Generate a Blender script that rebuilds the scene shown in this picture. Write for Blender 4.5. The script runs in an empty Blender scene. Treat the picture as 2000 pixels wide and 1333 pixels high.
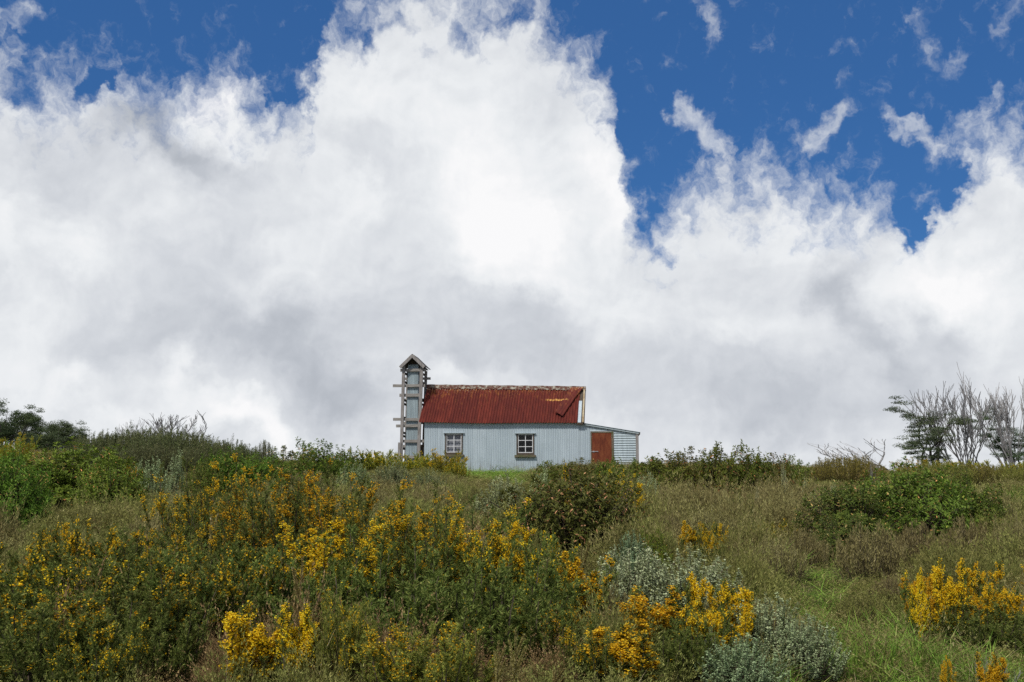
import bpy, math, random
import numpy as np
from mathutils import Vector, Matrix

scene = bpy.context.scene
COL = scene.collection
R = math.radians
rng = np.random.default_rng(7)
random.seed(7)

# ------------------------------------------------------------------ camera
EYE = 1.7
PITCH = 8.01
FPX = 1944.4          # focal length in pixels of a 2000 px wide frame (35 mm lens)
cd = bpy.data.cameras.new('camera'); cam = bpy.data.objects.new('camera', cd)
COL.objects.link(cam); scene.camera = cam
cd.lens = 35.0; cd.sensor_width = 36.0; cd.clip_start = 0.1; cd.clip_end = 20000
cam.location = (0, 0, EYE); cam.rotation_euler = (R(90 + PITCH), 0, 0)
CP, SP = math.cos(R(PITCH)), math.sin(R(PITCH))

def ray(u, v):
    a, b = (u - 1000) / FPX, (666.5 - v) / FPX
    return Vector((a, CP - b * SP, SP + b * CP))

def at(u, v, Y):
    """world point seen at photo pixel (u, v) at distance Y along the ground"""
    d = ray(u, v)
    return Vector((0, 0, EYE)) + d * (Y / d.y)

# ------------------------------------------------------------------ helpers
def tag(o, label=None, cat=None, group=None, kind=None):
    if label: o['label'] = label
    if cat: o['category'] = cat
    if group: o['group'] = group
    if kind: o['kind'] = kind
    return o

def empty(name, loc=(0, 0, 0), rot=(0, 0, 0)):
    o = bpy.data.objects.new(name, None); COL.objects.link(o)
    o.location = loc; o.rotation_euler = rot; o.empty_display_size = 0.2
    return o

def link(name, me, parent=None):
    o = bpy.data.objects.new(name, me); COL.objects.link(o)
    if parent: o.parent = parent
    return o

def np_mesh(name, verts, faces, mats, attr=None, fmat=None, smooth=False):
    """verts (n,3), faces (m,k) arrays; attr: per-face float 'rnd'"""
    me = bpy.data.meshes.new(name)
    verts = np.asarray(verts, np.float32); faces = np.asarray(faces, np.int32)
    n, (m, k) = len(verts), faces.shape
    me.vertices.add(n); me.vertices.foreach_set('co', verts.ravel())
    me.loops.add(m * k); me.loops.foreach_set('vertex_index', faces.ravel())
    me.polygons.add(m)
    me.polygons.foreach_set('loop_start', np.arange(0, m * k, k, dtype=np.int32))
    if fmat is not None: me.polygons.foreach_set('material_index', np.asarray(fmat, np.int32))
    me.polygons.foreach_set('use_smooth', np.full(m, smooth))
    if attr is not None:
        a = me.attributes.new('rnd', 'FLOAT', 'FACE'); a.data.foreach_set('value', np.asarray(attr, np.float32))
    me.update(calc_edges=True)
    for mt in (mats if isinstance(mats, (list, tuple)) else [mats]): me.materials.append(mt)
    return me

def srgb(r, g, b):
    f = lambda c: (c / 255) / 12.92 if c / 255 <= 0.04045 else ((c / 255 + 0.055) / 1.055) ** 2.4
    return (f(r), f(g), f(b), 1)

class N:
    """tiny node-graph writer"""
    def __init__(s, tree): s.t = tree
    def new(s, typ, **kw):
        n = s.t.nodes.new(typ)
        for k, v in kw.items(): setattr(n, k, v)
        return n
    def put(s, sock, v):
        if isinstance(v, bpy.types.NodeSocket): s.t.links.new(v, sock)
        elif v is not None: sock.default_value = v
    def math(s, op, a, b=None, c=None, clamp=False):
        n = s.new('ShaderNodeMath', operation=op, use_clamp=clamp)
        for i, v in enumerate((a, b, c)):
            if v is not None: s.put(n.inputs[i], v)
        return n.outputs[0]
    def vmath(s, op, a, b=None, c=None, scale=None):
        n = s.new('ShaderNodeVectorMath', operation=op)
        for i, v in enumerate((a, b, c)):
            if v is not None: s.put(n.inputs[i], v)
        if scale is not None: s.put(n.inputs['Scale'], scale)
        return n.outputs['Value'] if op in ('LENGTH', 'DOT_PRODUCT', 'DISTANCE') else n.outputs['Vector']
    def noise(s, vec, scale, detail=4, rough=0.5, dist=0.0, dims='3D', lac=2.0, color=False):
        n = s.new('ShaderNodeTexNoise', noise_dimensions=dims)
        s.put(n.inputs['Vector'], vec); n.inputs['Scale'].default_value = scale
        n.inputs['Detail'].default_value = detail; n.inputs['Roughness'].default_value = rough
        n.inputs['Lacunarity'].default_value = lac; n.inputs['Distortion'].default_value = dist
        return n.outputs['Color' if color else 'Fac']
    def ramp(s, fac, stops, interp='LINEAR'):
        n = s.new('ShaderNodeValToRGB'); cr = n.color_ramp; cr.interpolation = interp
        while len(cr.elements) < len(stops): cr.elements.new(0.5)
        for e, (p, c) in zip(cr.elements, stops):
            e.position = p; e.color = c if hasattr(c, '__len__') else (c, c, c, 1)
        s.put(n.inputs[0], fac); return n.outputs[0]
    def mix(s, fac, a, b, mode='MIX'):
        n = s.new('ShaderNodeMix', data_type='RGBA', blend_type=mode)
        s.put(n.inputs[0], fac); s.put(n.inputs[6], a); s.put(n.inputs[7], b); return n.outputs[2]
    def maprange(s, v, a, b, c, d, interp='SMOOTHSTEP'):
        n = s.new('ShaderNodeMapRange', interpolation_type=interp, clamp=True) if interp == 'LINEAR' else s.new('ShaderNodeMapRange', interpolation_type=interp)
        for i, x in enumerate((v, a, b, c, d)): s.put(n.inputs[i], x)
        return n.outputs[0]
# ------------------------------------------------------------------ sky, clouds and sun
SUN_EL, SUN_AZ = 52.0, 212.0        # degrees; azimuth clockwise from +Y (the way the camera looks)
world = bpy.data.worlds.new('World'); scene.world = world; world.use_nodes = True
nt = world.node_tree; nt.nodes.clear(); g = N(nt)
out = g.new('ShaderNodeOutputWorld'); bg = g.new('ShaderNodeBackground')
bg.inputs['Strength'].default_value = 0.1
nt.links.new(bg.outputs[0], out.inputs[0])
sky = g.new('ShaderNodeTexSky', sky_type='NISHITA', sun_disc=False, sun_elevation=R(SUN_EL), sun_rotation=R(SUN_AZ),
            altitude=1700, air_density=1.0, dust_density=0.3, ozone_density=3.0)
blue = g.mix(1.0, sky.outputs[0], SKY_TINT if 'SKY_TINT' in globals() else (0.40, 0.76, 1.01, 1), 'MULTIPLY')
blue = g.mix(0.6, blue, (0.36, 1.22, 3.5, 1))
tc = g.new('ShaderNodeTexCoord')
sx = g.new('ShaderNodeSeparateXYZ'); g.put(sx.inputs[0], tc.outputs['Generated'])
az = g.math('MULTIPLY', g.math('ARCTAN2', sx.outputs[0], sx.outputs[1]), 57.29578)
el = g.math('MULTIPLY', g.math('ARCSINE', sx.outputs[2]), 57.29578)
cb = g.new('ShaderNodeCombineXYZ'); g.put(cb.inputs[0], az); g.put(cb.inputs[1], el)
P0 = cb.outputs[0]

def deg(u, v):
    d = ray(u, v).normalized()
    return math.degrees(math.atan2(d.x, d.y)), math.degrees(math.asin(d.z))
PXD = 0.0268          # degrees per photo pixel, near the middle

# wind-torn edges: the whole cloud layout is warped by noise at three sizes
n1 = g.noise(P0, 0.16, 2, 0.5, color=True, dims='2D')
n2 = g.noise(P0, 0.62, 4, 0.6, color=True, dims='2D')
def cen(c, amp): return g.vmath('SCALE', g.vmath('SUBTRACT', c, (0.5, 0.5, 0.5)), scale=amp)
P1 = g.vmath('ADD', g.vmath('ADD', P0, cen(n1, 3.0)), cen(n2, 2.4))
PS = g.vmath('ADD', g.vmath('ADD', P0, cen(n1, 5.0)), cen(n2, 2.2))

# The layout of big masses is a sum of soft lobes. It is stored as a few products of one curve along
# the azimuth and one along the elevation (the leading terms of its decomposition): cheap to look up.
LA0, LA1, LE0, LE1, LN = -32.0, 32.0, -6.0, 34.0, 256
def layout(P, specs, rank):
    A = np.linspace(LA0, LA1, LN)[None, :]; E = np.linspace(LE0, LE1, LN)[:, None]
    F = np.zeros((LN, LN))
    for (u, v, su, sv, rot, amp) in specs:
        a, e = deg(u, v); c, s_ = math.cos(R(rot)), math.sin(R(rot))
        x = ((A - a) * c + (E - e) * s_) / (su * PXD); y = (-(A - a) * s_ + (E - e) * c) / (sv * PXD)
        F += amp * np.exp(-(x * x + y * y))
    U, S, V = np.linalg.svd(F, full_matrices=False)
    s0 = g.new('ShaderNodeSeparateXYZ'); g.put(s0.inputs[0], P)
    ca = g.maprange(s0.outputs[0], LA0, LA1, 0, 1, 'LINEAR'); ce = g.maprange(s0.outputs[1], LE0, LE1, 0, 1, 'LINEAR')
    def curves(fac, rows):
        n = g.new('ShaderNodeRGBCurve'); k = n.mapping; k.use_clip = False
        for ch in range(3):
            cu = k.curves[ch]; row = rows[ch]
            xs = np.linspace(0, 1, 86); ys = np.interp(xs, np.linspace(0, 1, LN), row)
            while len(cu.points) < len(xs): cu.points.new(0.5, 0.5)
            for p, x, y in zip(cu.points, xs, ys): p.location = (x, y); p.handle_type = 'AUTO'
        k.update()
        c3 = g.new('ShaderNodeCombineColor')
        for i in range(3): g.put(c3.inputs[i], fac)
        g.put(n.inputs['Color'], c3.outputs[0])
        return n.outputs[0]
    acc = 0.0
    for r in range(0, rank, 3):
        w, h, k3, o1, o2 = [], [], [], [], []
        for q in range(r, r + 3):
            u_, v_ = U[:, q], V[q]
            um, uM, vm, vM = u_.min(), u_.max(), v_.min(), v_.max()
            w.append((v_ - vm) / (vM - vm)); h.append((u_ - um) / (uM - um))
            o1.append((vM - vm, vm)); o2.append(((uM - um) * S[q], um * S[q]))
        x = g.vmath('MULTIPLY_ADD', curves(ca, w), tuple(o[0] for o in o1), tuple(o[1] for o in o1))
        y = g.vmath('MULTIPLY_ADD', curves(ce, h), tuple(o[0] for o in o2), tuple(o[1] for o in o2))
        acc = g.math('ADD', g.vmath('DOT_PRODUCT', x, y), acc)
    print('layout energy kept', (S[:rank] ** 2).sum() / (S ** 2).sum())
    return acc

# height of the main cloud bank along the horizon
OUT = [(-200, 60), (0, 50), (40, 90), (70, 140), (110, 115), (150, 125), (165, 112), (185, 95), (215, 110), (240, 150), (270, 165), (300, 178), (318, 170), (335, 150),
       (365, 128), (400, 114), (440, 110), (470, 128), (500, 155), (525, 175), (560, 190), (600, 190), (612, 110), (625, 20), (650, -40), (800, -120),
       (1000, -80), (1060, 0), (1100, 60), (1150, 90), (1185, 130), (1200, 190), (1205, 260), (1212, 310), (1228, 360), (1258, 400),
       (1300, 380), (1330, 350), (1350, 345), (1400, 318), (1440, 322), (1490, 292), (1530, 312), (1580, 345), (1610, 362), (1650, 355), (1700, 345), (1760, 355), (1810, 350),
       (1840, 300), (1860, 260), (1900, 240), (1950, 225), (2000, 230), (2200, 200)]
xs = []; AZ0, AZ1, E0, E1 = -34.0, 34.0, 0.0, 40.0
fc = g.new('ShaderNodeFloatCurve'); cu = fc.mapping.curves[0]
pts = []
for u, v in OUT:
    a, e = deg(u, v); pts.append(((a - AZ0) / (AZ1 - AZ0), (e - E0) / (E1 - E0)))
while len(cu.points) < len(pts): cu.points.new(0.5, 0.5)
for p, (x, y) in zip(cu.points, pts): p.location = (x, y); p.handle_type = 'VECTOR'
fc.mapping.update()
s1 = g.new('ShaderNodeSeparateXYZ'); g.put(s1.inputs[0], P1)
g.put(fc.inputs['Value'], g.maprange(s1.outputs[0], AZ0, AZ1, 0, 1, 'LINEAR'))
top = g.math('MULTIPLY_ADD', fc.outputs[0], E1 - E0, E0)
d = g.math('MAXIMUM', g.math('MINIMUM', g.math('SUBTRACT', top, s1.outputs[1]), 7.0), -1.7)
# torn wisps above the bank (+) and blue holes in it (-): u, v, half-widths, turn, strength
WISP = [(1360, 250, 62, 46, -35, 3.6), (1330, 205, 28, 30, 0, 2.6), (1400, 300, 40, 40, 0, 2.2), (1625, 255, 62, 30, 25, 3.6), (1560, 235, 40, 26, 20, 1.7), (1595, 300, 30, 20, 40, 2.0), (1650, 310, 40, 20, 0, 1.3),
        (1770, 255, 62, 20, -30, 3.0), (1830, 300, 50, 28, -30, 2.4), (1925, 205, 30, 22, 40, 2.4), (1390, 25, 32, 48, 0, 2.7), (1378, 95, 16, 40, 0, 1.4), (1290, 0, 60, 10, 0, 0.8),
        (1625, 100, 26, 22, 20, 2.4), (1680, 90, 40, 20, 30, 1.5), (1640, 50, 14, 40, -20, 1.0), (1665, 170, 30, 28, 0, 1.8), (1815, 80, 50, 34, -20, 2.2), (1800, 20, 60, 30, 0, 1.6), (1855, 135, 22, 40, -25, 2.2),
        (1940, 60, 70, 24, 35, 1.8), (1985, 10, 50, 40, 0, 1.6), (1990, 210, 20, 30, 0, 1.6), (1510, 210, 14, 10, 0, 0.7),
        (30, 30, 50, 26, 10, 2.6), (60, 60, 40, 16, 0, 1.2), (545, 175, 30, 26, 0, 2.0), (620, 190, 30, 40, 0, 1.6), (535, 45, 12, 10, 0, 0.7),
        (190, 160, 14, 26, 15, -5.5), (188, 192, 10, 18, 0, -3.5), (40, 155, 20, 12, 0, -1.6), (560, 195, 20, 18, -30, -2.6), (590, 205, 30, 10, 0, -1.8),
        (720, 65, 24, 40, 30, -4.2), (700, 90, 14, 16, 0, -2.0), (760, 20, 26, 20, 0, -3.0), (850, 95, 16, 34, 0, -3.2), (905, 60, 40, 36, 0, -3.1), (960, 30, 30, 40, 0, -2.7), (660, 35, 26, 30, 0, -2.6), (800, 40, 20, 14, 0, -1.7), (930, 125, 40, 16, 0, -2.2),
        (1010, 30, 20, 30, 0, -2.2), (1180, 220, 20, 60, 0, -1.6), (1150, 20, 50, 60, 0, -0.6),
        (1270, 420, 26, 40, 0, -2.4), (1310, 492, 22, 12, 0, -2.8), (1280, 468, 20, 16, 0, -2.2), (1318, 553, 42, 9, 10, -2.7), (1275, 570, 10, 6, 0, -1.7),
        (1792, 420, 30, 34, 0, -5.2), (1775, 468, 16, 14, 0, -3.6), (1765, 390, 22, 22, 0, -2.2), (1860, 345, 34, 34, 0, -5.0), (1850, 375, 30, 16, 0, -2.0), (1700, 350, 60, 14, 0, -1.4), (1780, 330, 30, 30, 0, -1.6), (1668, 372, 26, 10, 0, -1.4)]
d = g.math('ADD', d, layout(P1, [w for w in WISP if w[5] < 0], 15))
dw = g.math('MULTIPLY_ADD', layout(P1, [w for w in WISP if w[5] > 0], 18), 1.9, -3.45)
# unseen full cloud cover high above the view, added to brighten the land
ov = g.noise(tc.outputs['Generated'], 2.2, 3, 0.55)
ovm = g.math('MULTIPLY', g.maprange(el, 31, 44, 0, 1), 1.0)
d = g.math('ADD', d, g.math('MULTIPLY', ovm, g.math('MULTIPLY_ADD', g.math('SUBTRACT', ov, 0.42), 30.0, 9.0)))
mf = g.new('ShaderNodeMapping'); g.put(mf.inputs[0], g.vmath('ADD', P0, cen(n2, 1.7))); mf.inputs[2].default_value = (0, 0, R(38)); mf.inputs[3].default_value = (1.08, 0.9, 1)
fine = g.noise(mf.outputs[0], 0.72, 8, 0.62, dims='2D')
fine2 = g.noise(g.vmath('ADD', P0, cen(n2, 0.8)), 2.6, 5, 0.62, dims='2D')
nz = g.math('ADD', g.math('MULTIPLY_ADD', fine, 6.6, -3.3), g.math('MULTIPLY_ADD', fine2, 1.3, -0.65))
d = g.math('ADD', d, nz); dw = g.math('ADD', dw, g.math('MULTIPLY', nz, 1.15))
mask = g.maprange(d, -1.3, 4.3, 0.0, 1.0)
mw_ = g.maprange(dw, -1.5, 5.6, 0.0, 0.72)          # thin wisps stay half transparent
mask = g.math('SUBTRACT', g.math('ADD', mask, mw_), g.math('MULTIPLY', mask, mw_))

# light and dark masses inside the bank: u, v, half-widths, turn, amount
SHADE = [(440, 170, 90, 60, 0, 0.20), (390, 220, 80, 50, 30, 0.14), (480, 270, 60, 40, 0, 0.10), (90, 200, 110, 70, 0, 0.08), (230, 190, 70, 50, 0, 0.07),
         (700, 190, 120, 80, 0, 0.10), (880, 260, 190, 90, -25, 0.12), (980, 400, 110, 130, 0, 0.22), (1030, 480, 110, 70, 30, 0.16), (1090, 560, 80, 60, 0, 0.12), (940, 420, 90, 60, 20, 0.12), (1160, 330, 60, 110, 15, 0.20), (1190, 420, 50, 80, 0, 0.16),
         (1130, 250, 60, 60, 0, 0.05), (1530, 460, 60, 50, 0, 0.10), (1520, 340, 80, 50, 0, 0.06), (1850, 520, 90, 60, 20, 0.20), (1940, 560, 80, 60, -30, 0.22), (1960, 320, 60, 60, 0, 0.12), (1440, 650, 70, 30, 0, 0.10), (1600, 420, 110, 60, 0, 0.05),
         (1250, 600, 120, 60, 0, 0.08), (600, 370, 90, 60, 0, 0.05), (700, 370, 60, 40, 0, 0.09), (120, 480, 80, 60, -20, 0.10), (180, 530, 60, 40, -30, 0.08), (0, 450, 30, 120, 0, 0.12), (560, 500, 80, 60, 0, 0.05),
         (20, 700, 80, 80, 0, 0.10), (140, 740, 60, 40, 20, 0.16), (340, 720, 60, 40, -30, 0.15), (430, 810, 90, 34, -28, 0.20), (530, 855, 60, 26, -28, 0.22), (240, 830, 120, 30, 0, 0.08), (880, 738, 60, 22, -10, 0.16),
         (330, 290, 150, 45, -14, -0.30), (250, 260, 90, 40, 0, -0.14), (60, 260, 70, 50, 0, -0.12), (110, 330, 110, 60, 0, -0.08), (440, 320, 70, 30, -20, -0.13), (700, 300, 60, 40, 0, -0.06), (650, 290, 50, 30, 0, -0.05),
         (300, 560, 160, 70, 0, -0.09), (380, 640, 170, 60, 0, -0.14), (560, 660, 170, 70, 0, -0.18), (640, 760, 130, 70, -20, -0.24), (730, 800, 110, 50, 0, -0.14), (800, 620, 200, 60, 0, -0.10), (980, 590, 90, 40, -20, -0.17), (1010, 680, 160, 60, 0, -0.13), (860, 690, 120, 40, 0, -0.10), (220, 690, 80, 34, -20, -0.09), (80, 790, 90, 30, 0, -0.05),
         (450, 480, 120, 60, 0, -0.07), (1370, 760, 160, 80, 0, -0.15), (1550, 800, 150, 60, 0, -0.16), (1250, 700, 140, 50, 0, -0.08), (1690, 640, 40, 110, 20, -0.22), (1640, 570, 60, 50, 20, -0.12), (1830, 640, 60, 50, -30, -0.12), (1700, 780, 90, 60, 0, -0.08), (1560, 720, 120, 50, 0, -0.05), (1780, 720, 100, 50, 0, -0.10)]
sh = layout(PS, SHADE, 12)
sh = g.math('ADD', sh, g.math('MULTIPLY_ADD', g.noise(PS, 0.22, 3, 0.5, dims='2D'), 0.22, -0.11))
sh = g.math('ADD', sh, g.math('MULTIPLY_ADD', g.noise(g.vmath('ADD', P0, cen(n2, 3.0)), 0.5, 5, 0.55, dims='2D'), 0.08, -0.04))
# lit upper-left sides of the small billows
na = g.noise(g.vmath('ADD', P0, cen(n1, 3.0)), 0.42, 4, 0.52, dims='2D'); nb = g.noise(g.vmath('ADD', g.vmath('ADD', P0, (0.25, -0.45, 0)), cen(n1, 3.0)), 0.42, 4, 0.52, dims='2D')
sh = g.math('MULTIPLY_ADD', g.math("SUBTRACT", nb, na), 0.20, sh)
lum = g.math('MULTIPLY_ADD', sh, 1.45, 0.63)
cloud = g.ramp(lum, [(0.0, srgb(170, 176, 185)), (0.25, srgb(194, 199, 207)), (0.5, srgb(216, 220, 226)), (0.75, srgb(238, 241, 244)), (1.0, srgb(254, 254, 255))])
cloud = g.vmath('SCALE', cloud, scale=9.6)
g.put(bg.inputs['Color'], g.mix(mask, blue, cloud))

sd = bpy.data.lights.new('sun', 'SUN'); sun = bpy.data.objects.new('sun', sd); COL.objects.link(sun)
sd.energy = 3.7; sd.angle = R(5); sd.color = (1.0, 0.95, 0.87)
sdir = Vector((math.sin(R(SUN_AZ)) * math.cos(R(SUN_EL)), math.cos(R(SUN_AZ)) * math.cos(R(SUN_EL)), math.sin(R(SUN_EL))))
sun.rotation_euler = (-sdir).to_track_quat('-Z', 'Y').to_euler(); sun.location = sdir * 60
world.cycles.sampling_method = 'MANUAL'; world.cycles.sample_map_resolution = 512

scene.cycles.use_denoising = False
vs = scene.view_settings
vs.view_transform = 'Standard'; vs.look = 'None'; vs.exposure = 0.0; vs.gamma = 1.0; vs.use_curve_mapping = False
# ------------------------------------------------------------------ the hillside
def smooth(a, b, x):
    t = np.clip((x - a) / (b - a), 0, 1); return t * t * (3 - 2 * t)

_nz = np.random.default_rng(3).random((64, 64))
def vnoise(x, y):
    x = np.asarray(x, float); y = np.asarray(y, float)
    xi = np.floor(x).astype(int); yi = np.floor(y).astype(int); fx = x - xi; fy = y - yi
    fx = fx * fx * (3 - 2 * fx); fy = fy * fy * (3 - 2 * fy)
    h = lambda i, j: _nz[i % 64, j % 64]
    return (h(xi, yi) * (1 - fx) + h(xi + 1, yi) * fx) * (1 - fy) + (h(xi, yi + 1) * (1 - fx) + h(xi + 1, yi + 1) * fx) * fy
def fnoise(x, y, s, o=3):
    v = 0; a = 0.5; t = 0
    for i in range(o):
        v = v + a * vnoise(np.asarray(x) * s + 17 * i, np.asarray(y) * s + 31 * i); t += a; a *= 0.5; s *= 2.1
    return v / t

def gz(x, y):
    """height of the ground"""
    x = np.asarray(x, float); y = np.asarray(y, float)
    t = np.clip(y, -40, 44)
    h = 0.0438 * t
    e = np.clip(y - 44, 0, 20); h = h + 0.0438 * e - 0.0438 * e * e / 40          # rounds off behind the hut
    far = np.clip(y - 70, 0, None); h = h - np.minimum(far * 0.012, 9 + far * 0.0008)
    h = h + 0.55 * smooth(0.12, 0.42, -x / np.maximum(y, 6)) * smooth(16, 34, y) * (1 - smooth(70, 120, y))
    h = h - 0.32 * smooth(0.27, 0.42, x / np.maximum(y, 6)) * smooth(22, 42, y) * (1 - smooth(90, 140, y))
    h = h + (fnoise(x, y, 0.35) - 0.5) * 0.16 * smooth(4, 9, y) * (1 - smooth(35, 45, y))
    near = 1 - smooth(150, 500, np.abs(y) + np.abs(x))
    h = h * near + (1 - near) * ((fnoise(x, y, 0.0016, 4) - 0.5) * 90 - 10)
    return h
def ground_at(x, y): return float(gz(np.array([x]), np.array([y]))[0])
def on_ground(u, Y):
    x = (u - 1000) / FPX * Y * 0.9903
    for _ in range(3):
        z = ground_at(x, Y); dc = Y * CP + (z - EYE) * SP; x = (u - 1000) / FPX * dc
    return Vector((x, Y, z))
def height_to(u, v, Y): return at(u, v, Y).z

ys = np.concatenate([np.linspace(-30, -1, 12), np.linspace(0, 70, 200), np.geomspace(72, 9000, 60)])
half = np.concatenate([np.linspace(0, 45, 110), np.geomspace(47, 9000, 40)])
xs_ = np.concatenate([-half[:0:-1], half])
GX, GY = np.meshgrid(xs_, ys)
GZ = gz(GX, GY)
nx, ny = len(xs_), len(ys)
idx = np.arange(nx * ny).reshape(ny, nx)
gf = np.stack([idx[:-1, :-1], idx[:-1, 1:], idx[1:, 1:], idx[1:, :-1]], -1).reshape(-1, 4)

def material(name):
    m = bpy.data.materials.new(name); m.use_nodes = True; t = m.node_tree; t.nodes.clear()
    n = N(t); o = n.new('ShaderNodeOutputMaterial'); return m, n, o

m_ground, n, o = material('soil and low turf')
co = n.new('ShaderNodeTexCoord').outputs['Object']
a = n.noise(co, 0.9, 5, 0.6); b = n.noise(co, 14, 4, 0.65)
c1 = n.ramp(b, [(0.3, (0.018, 0.014, 0.009, 1)), (0.55, (0.05, 0.04, 0.022, 1)), (0.75, (0.10, 0.085, 0.05, 1))])
c2 = n.ramp(b, [(0.3, (0.02, 0.03, 0.01, 1)), (0.7, (0.07, 0.10, 0.03, 1))])
bs = n.new('ShaderNodeBsdfPrincipled'); bs.inputs['Roughness'].default_value = 1; bs.inputs['Specular IOR Level'].default_value = 0.1
n.put(bs.inputs['Base Color'], n.mix(n.maprange(a, 0.42, 0.62, 0, 1), c1, c2))
bp = n.new('ShaderNodeBump'); bp.inputs['Distance'].default_value = 0.05; n.put(bp.inputs['Height'], b); n.put(bs.inputs['Normal'], bp.outputs[0])
n.put(o.inputs[0], bs.outputs[0])
ground = link('ground', np_mesh('ground', np.stack([GX, GY, GZ], -1).reshape(-1, 3), gf, m_ground, smooth=True))
tag(ground, 'sloping hillside ground of dark soil and low turf', None, kind='structure')
# ------------------------------------------------------------------ the hut
class MB:
    def __init__(s): s.v = []; s.f = []
    def add(s, vs, fs):
        b = len(s.v); s.v += [tuple(v) for v in vs]; s.f += [tuple(i + b for i in f) for f in fs]
    def box(s, x0, x1, y0, y1, z0, z1):
        s.add([(x0, y0, z0), (x1, y0, z0), (x1, y1, z0), (x0, y1, z0), (x0, y0, z1), (x1, y0, z1), (x1, y1, z1), (x0, y1, z1)],
              [(0, 3, 2, 1), (4, 5, 6, 7), (0, 1, 5, 4), (1, 2, 6, 5), (2, 3, 7, 6), (3, 0, 4, 7)])
    def beam(s, p, q, w, h, up=(0, 1, 0), taper=1.0):
        """box section from p to q; w across, h along 'up'"""
        p = Vector(p); q = Vector(q); d = (q - p).normalized(); a = d.cross(Vector(up)).normalized(); b = a.cross(d).normalized()
        vs = []
        for c, k in ((p, 1.0), (q, taper)):
            for i, j in ((-1, -1), (1, -1), (1, 1), (-1, 1)): vs.append(c + a * (i * w / 2 * k) + b * (j * h / 2 * k))
        s.add(vs, [(0, 3, 2, 1), (4, 5, 6, 7), (0, 1, 5, 4), (1, 2, 6, 5), (2, 3, 7, 6), (3, 0, 4, 7)])
    def corr(s, P, U, V, w, l, pitch=0.09, amp=0.012, ph=0.0, nv=1, seg=6):
        """sheet of corrugated iron: ridges run along V"""
        P, U, V = Vector(P), Vector(U), Vector(V); Nn = U.cross(V).normalized()
        nu = max(2, int(round(w / pitch * seg)))
        vs = []; fs = []
        for j in range(nv + 1):
            for i in range(nu + 1):
                x = w * i / nu
                vs.append(P + U * x + V * (l * j / nv) + Nn * (amp * math.sin(2 * math.pi * (x + ph) / pitch)))
        for j in range(nv):
            for i in range(nu):
                k = j * (nu + 1) + i; fs.append((k, k + 1, k + nu + 2, k + nu + 1))
        s.add(vs, fs)
    def build(s, name, mat, parent=None, bevel=0, smooth=False):
        me = bpy.data.meshes.new(name); me.from_pydata(s.v, [], s.f); me.materials.append(mat)
        if smooth:
            for p in me.polygons: p.use_smooth = True
        o = link(name, me, parent)
        if bevel:
            b = o.modifiers.new('bevel', 'BEVEL'); b.width = bevel; b.segments = 1
        return o

def surf(name, rough=0.7, metal=0.0, spec=0.3):
    m, n, o = material(name); bs = n.new('ShaderNodeBsdfPrincipled')
    bs.inputs['Roughness'].default_value = rough; bs.inputs['Metallic'].default_value = metal; bs.inputs['Specular IOR Level'].default_value = spec
    n.put(o.inputs[0], bs.outputs[0]); return m, n, bs, n.new('ShaderNodeTexCoord').outputs['Object']
def scaled(n, co, s):
    return n.vmath('MULTIPLY', co, s)

# pale blue-grey galvanised iron: each sheet weathered a little differently, faint stains
def zinc(name, base, sheets=True, dark=0.75):
    m, n, bs, co = surf(name, 0.62, 0.0, 0.35)
    streak = n.noise(scaled(n, co, (5.5, 5.5, 0.35)), 1.6, 4, 0.6)
    cloud = n.noise(co, 1.1, 4, 0.6); speck = n.noise(co, 22, 3, 0.6)
    b = base
    c = n.ramp(streak, [(0.25, (b[0] * dark, b[1] * dark, b[2] * dark, 1)), (0.5, (b[0], b[1], b[2], 1)), (0.75, (b[0] * 1.14, b[1] * 1.14, b[2] * 1.13, 1))])
    c = n.mix(n.maprange(cloud, 0.35, 0.7, 0, 0.45), c, (b[0] * 0.80, b[1] * 0.82, b[2] * 0.82, 1))
    if sheets:
        sx_ = n.new('ShaderNodeSeparateXYZ'); n.put(sx_.inputs[0], co)
        wn = n.new('ShaderNodeTexWhiteNoise', noise_dimensions='1D'); n.put(wn.inputs['W'], n.math('FLOOR', n.math('DIVIDE', sx_.outputs[0], 0.61)))
        c = n.mix(n.math('MULTIPLY', wn.outputs[0], 0.36), c, (b[0] * 0.66, b[1] * 0.7, b[2] * 0.72, 1))
    c = n.mix(n.maprange(n.noise(scaled(n, co, (3, 3, 0.7)), 2.2, 5, 0.7), 0.62, 0.75, 0, 0.35), c, (0.14, 0.10, 0.07, 1))
    c = n.mix(n.maprange(speck, 0.62, 0.72, 0, 0.3), c, (b[0] * 0.5, b[1] * 0.5, b[2] * 0.5, 1))
    zz = n.new('ShaderNodeSeparateXYZ'); n.put(zz.inputs[0], co)
    lowz = n.math('MULTIPLY', n.maprange(zz.outputs[2], 0.75, -0.1, 0, 1), n.maprange(n.noise(scaled(n, co, (4, 4, 0.8)), 2.0, 4, 0.65), 0.42, 0.62, 0, 0.6))
    c = n.mix(lowz, c, (0.13, 0.115, 0.085, 1))
    n.put(bs.inputs['Base Color'], c); return m
m_wall = zinc('blue grey zinc', (0.385, 0.450, 0.497))
m_flue = zinc('dull grey zinc', (0.27, 0.33, 0.36), False, 0.6)
m_lean = zinc('pale ribbed zinc', (0.38, 0.45, 0.49), False, 0.7)
m_flash = zinc('zinc flashing', (0.36, 0.42, 0.45), False, 0.7)

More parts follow.
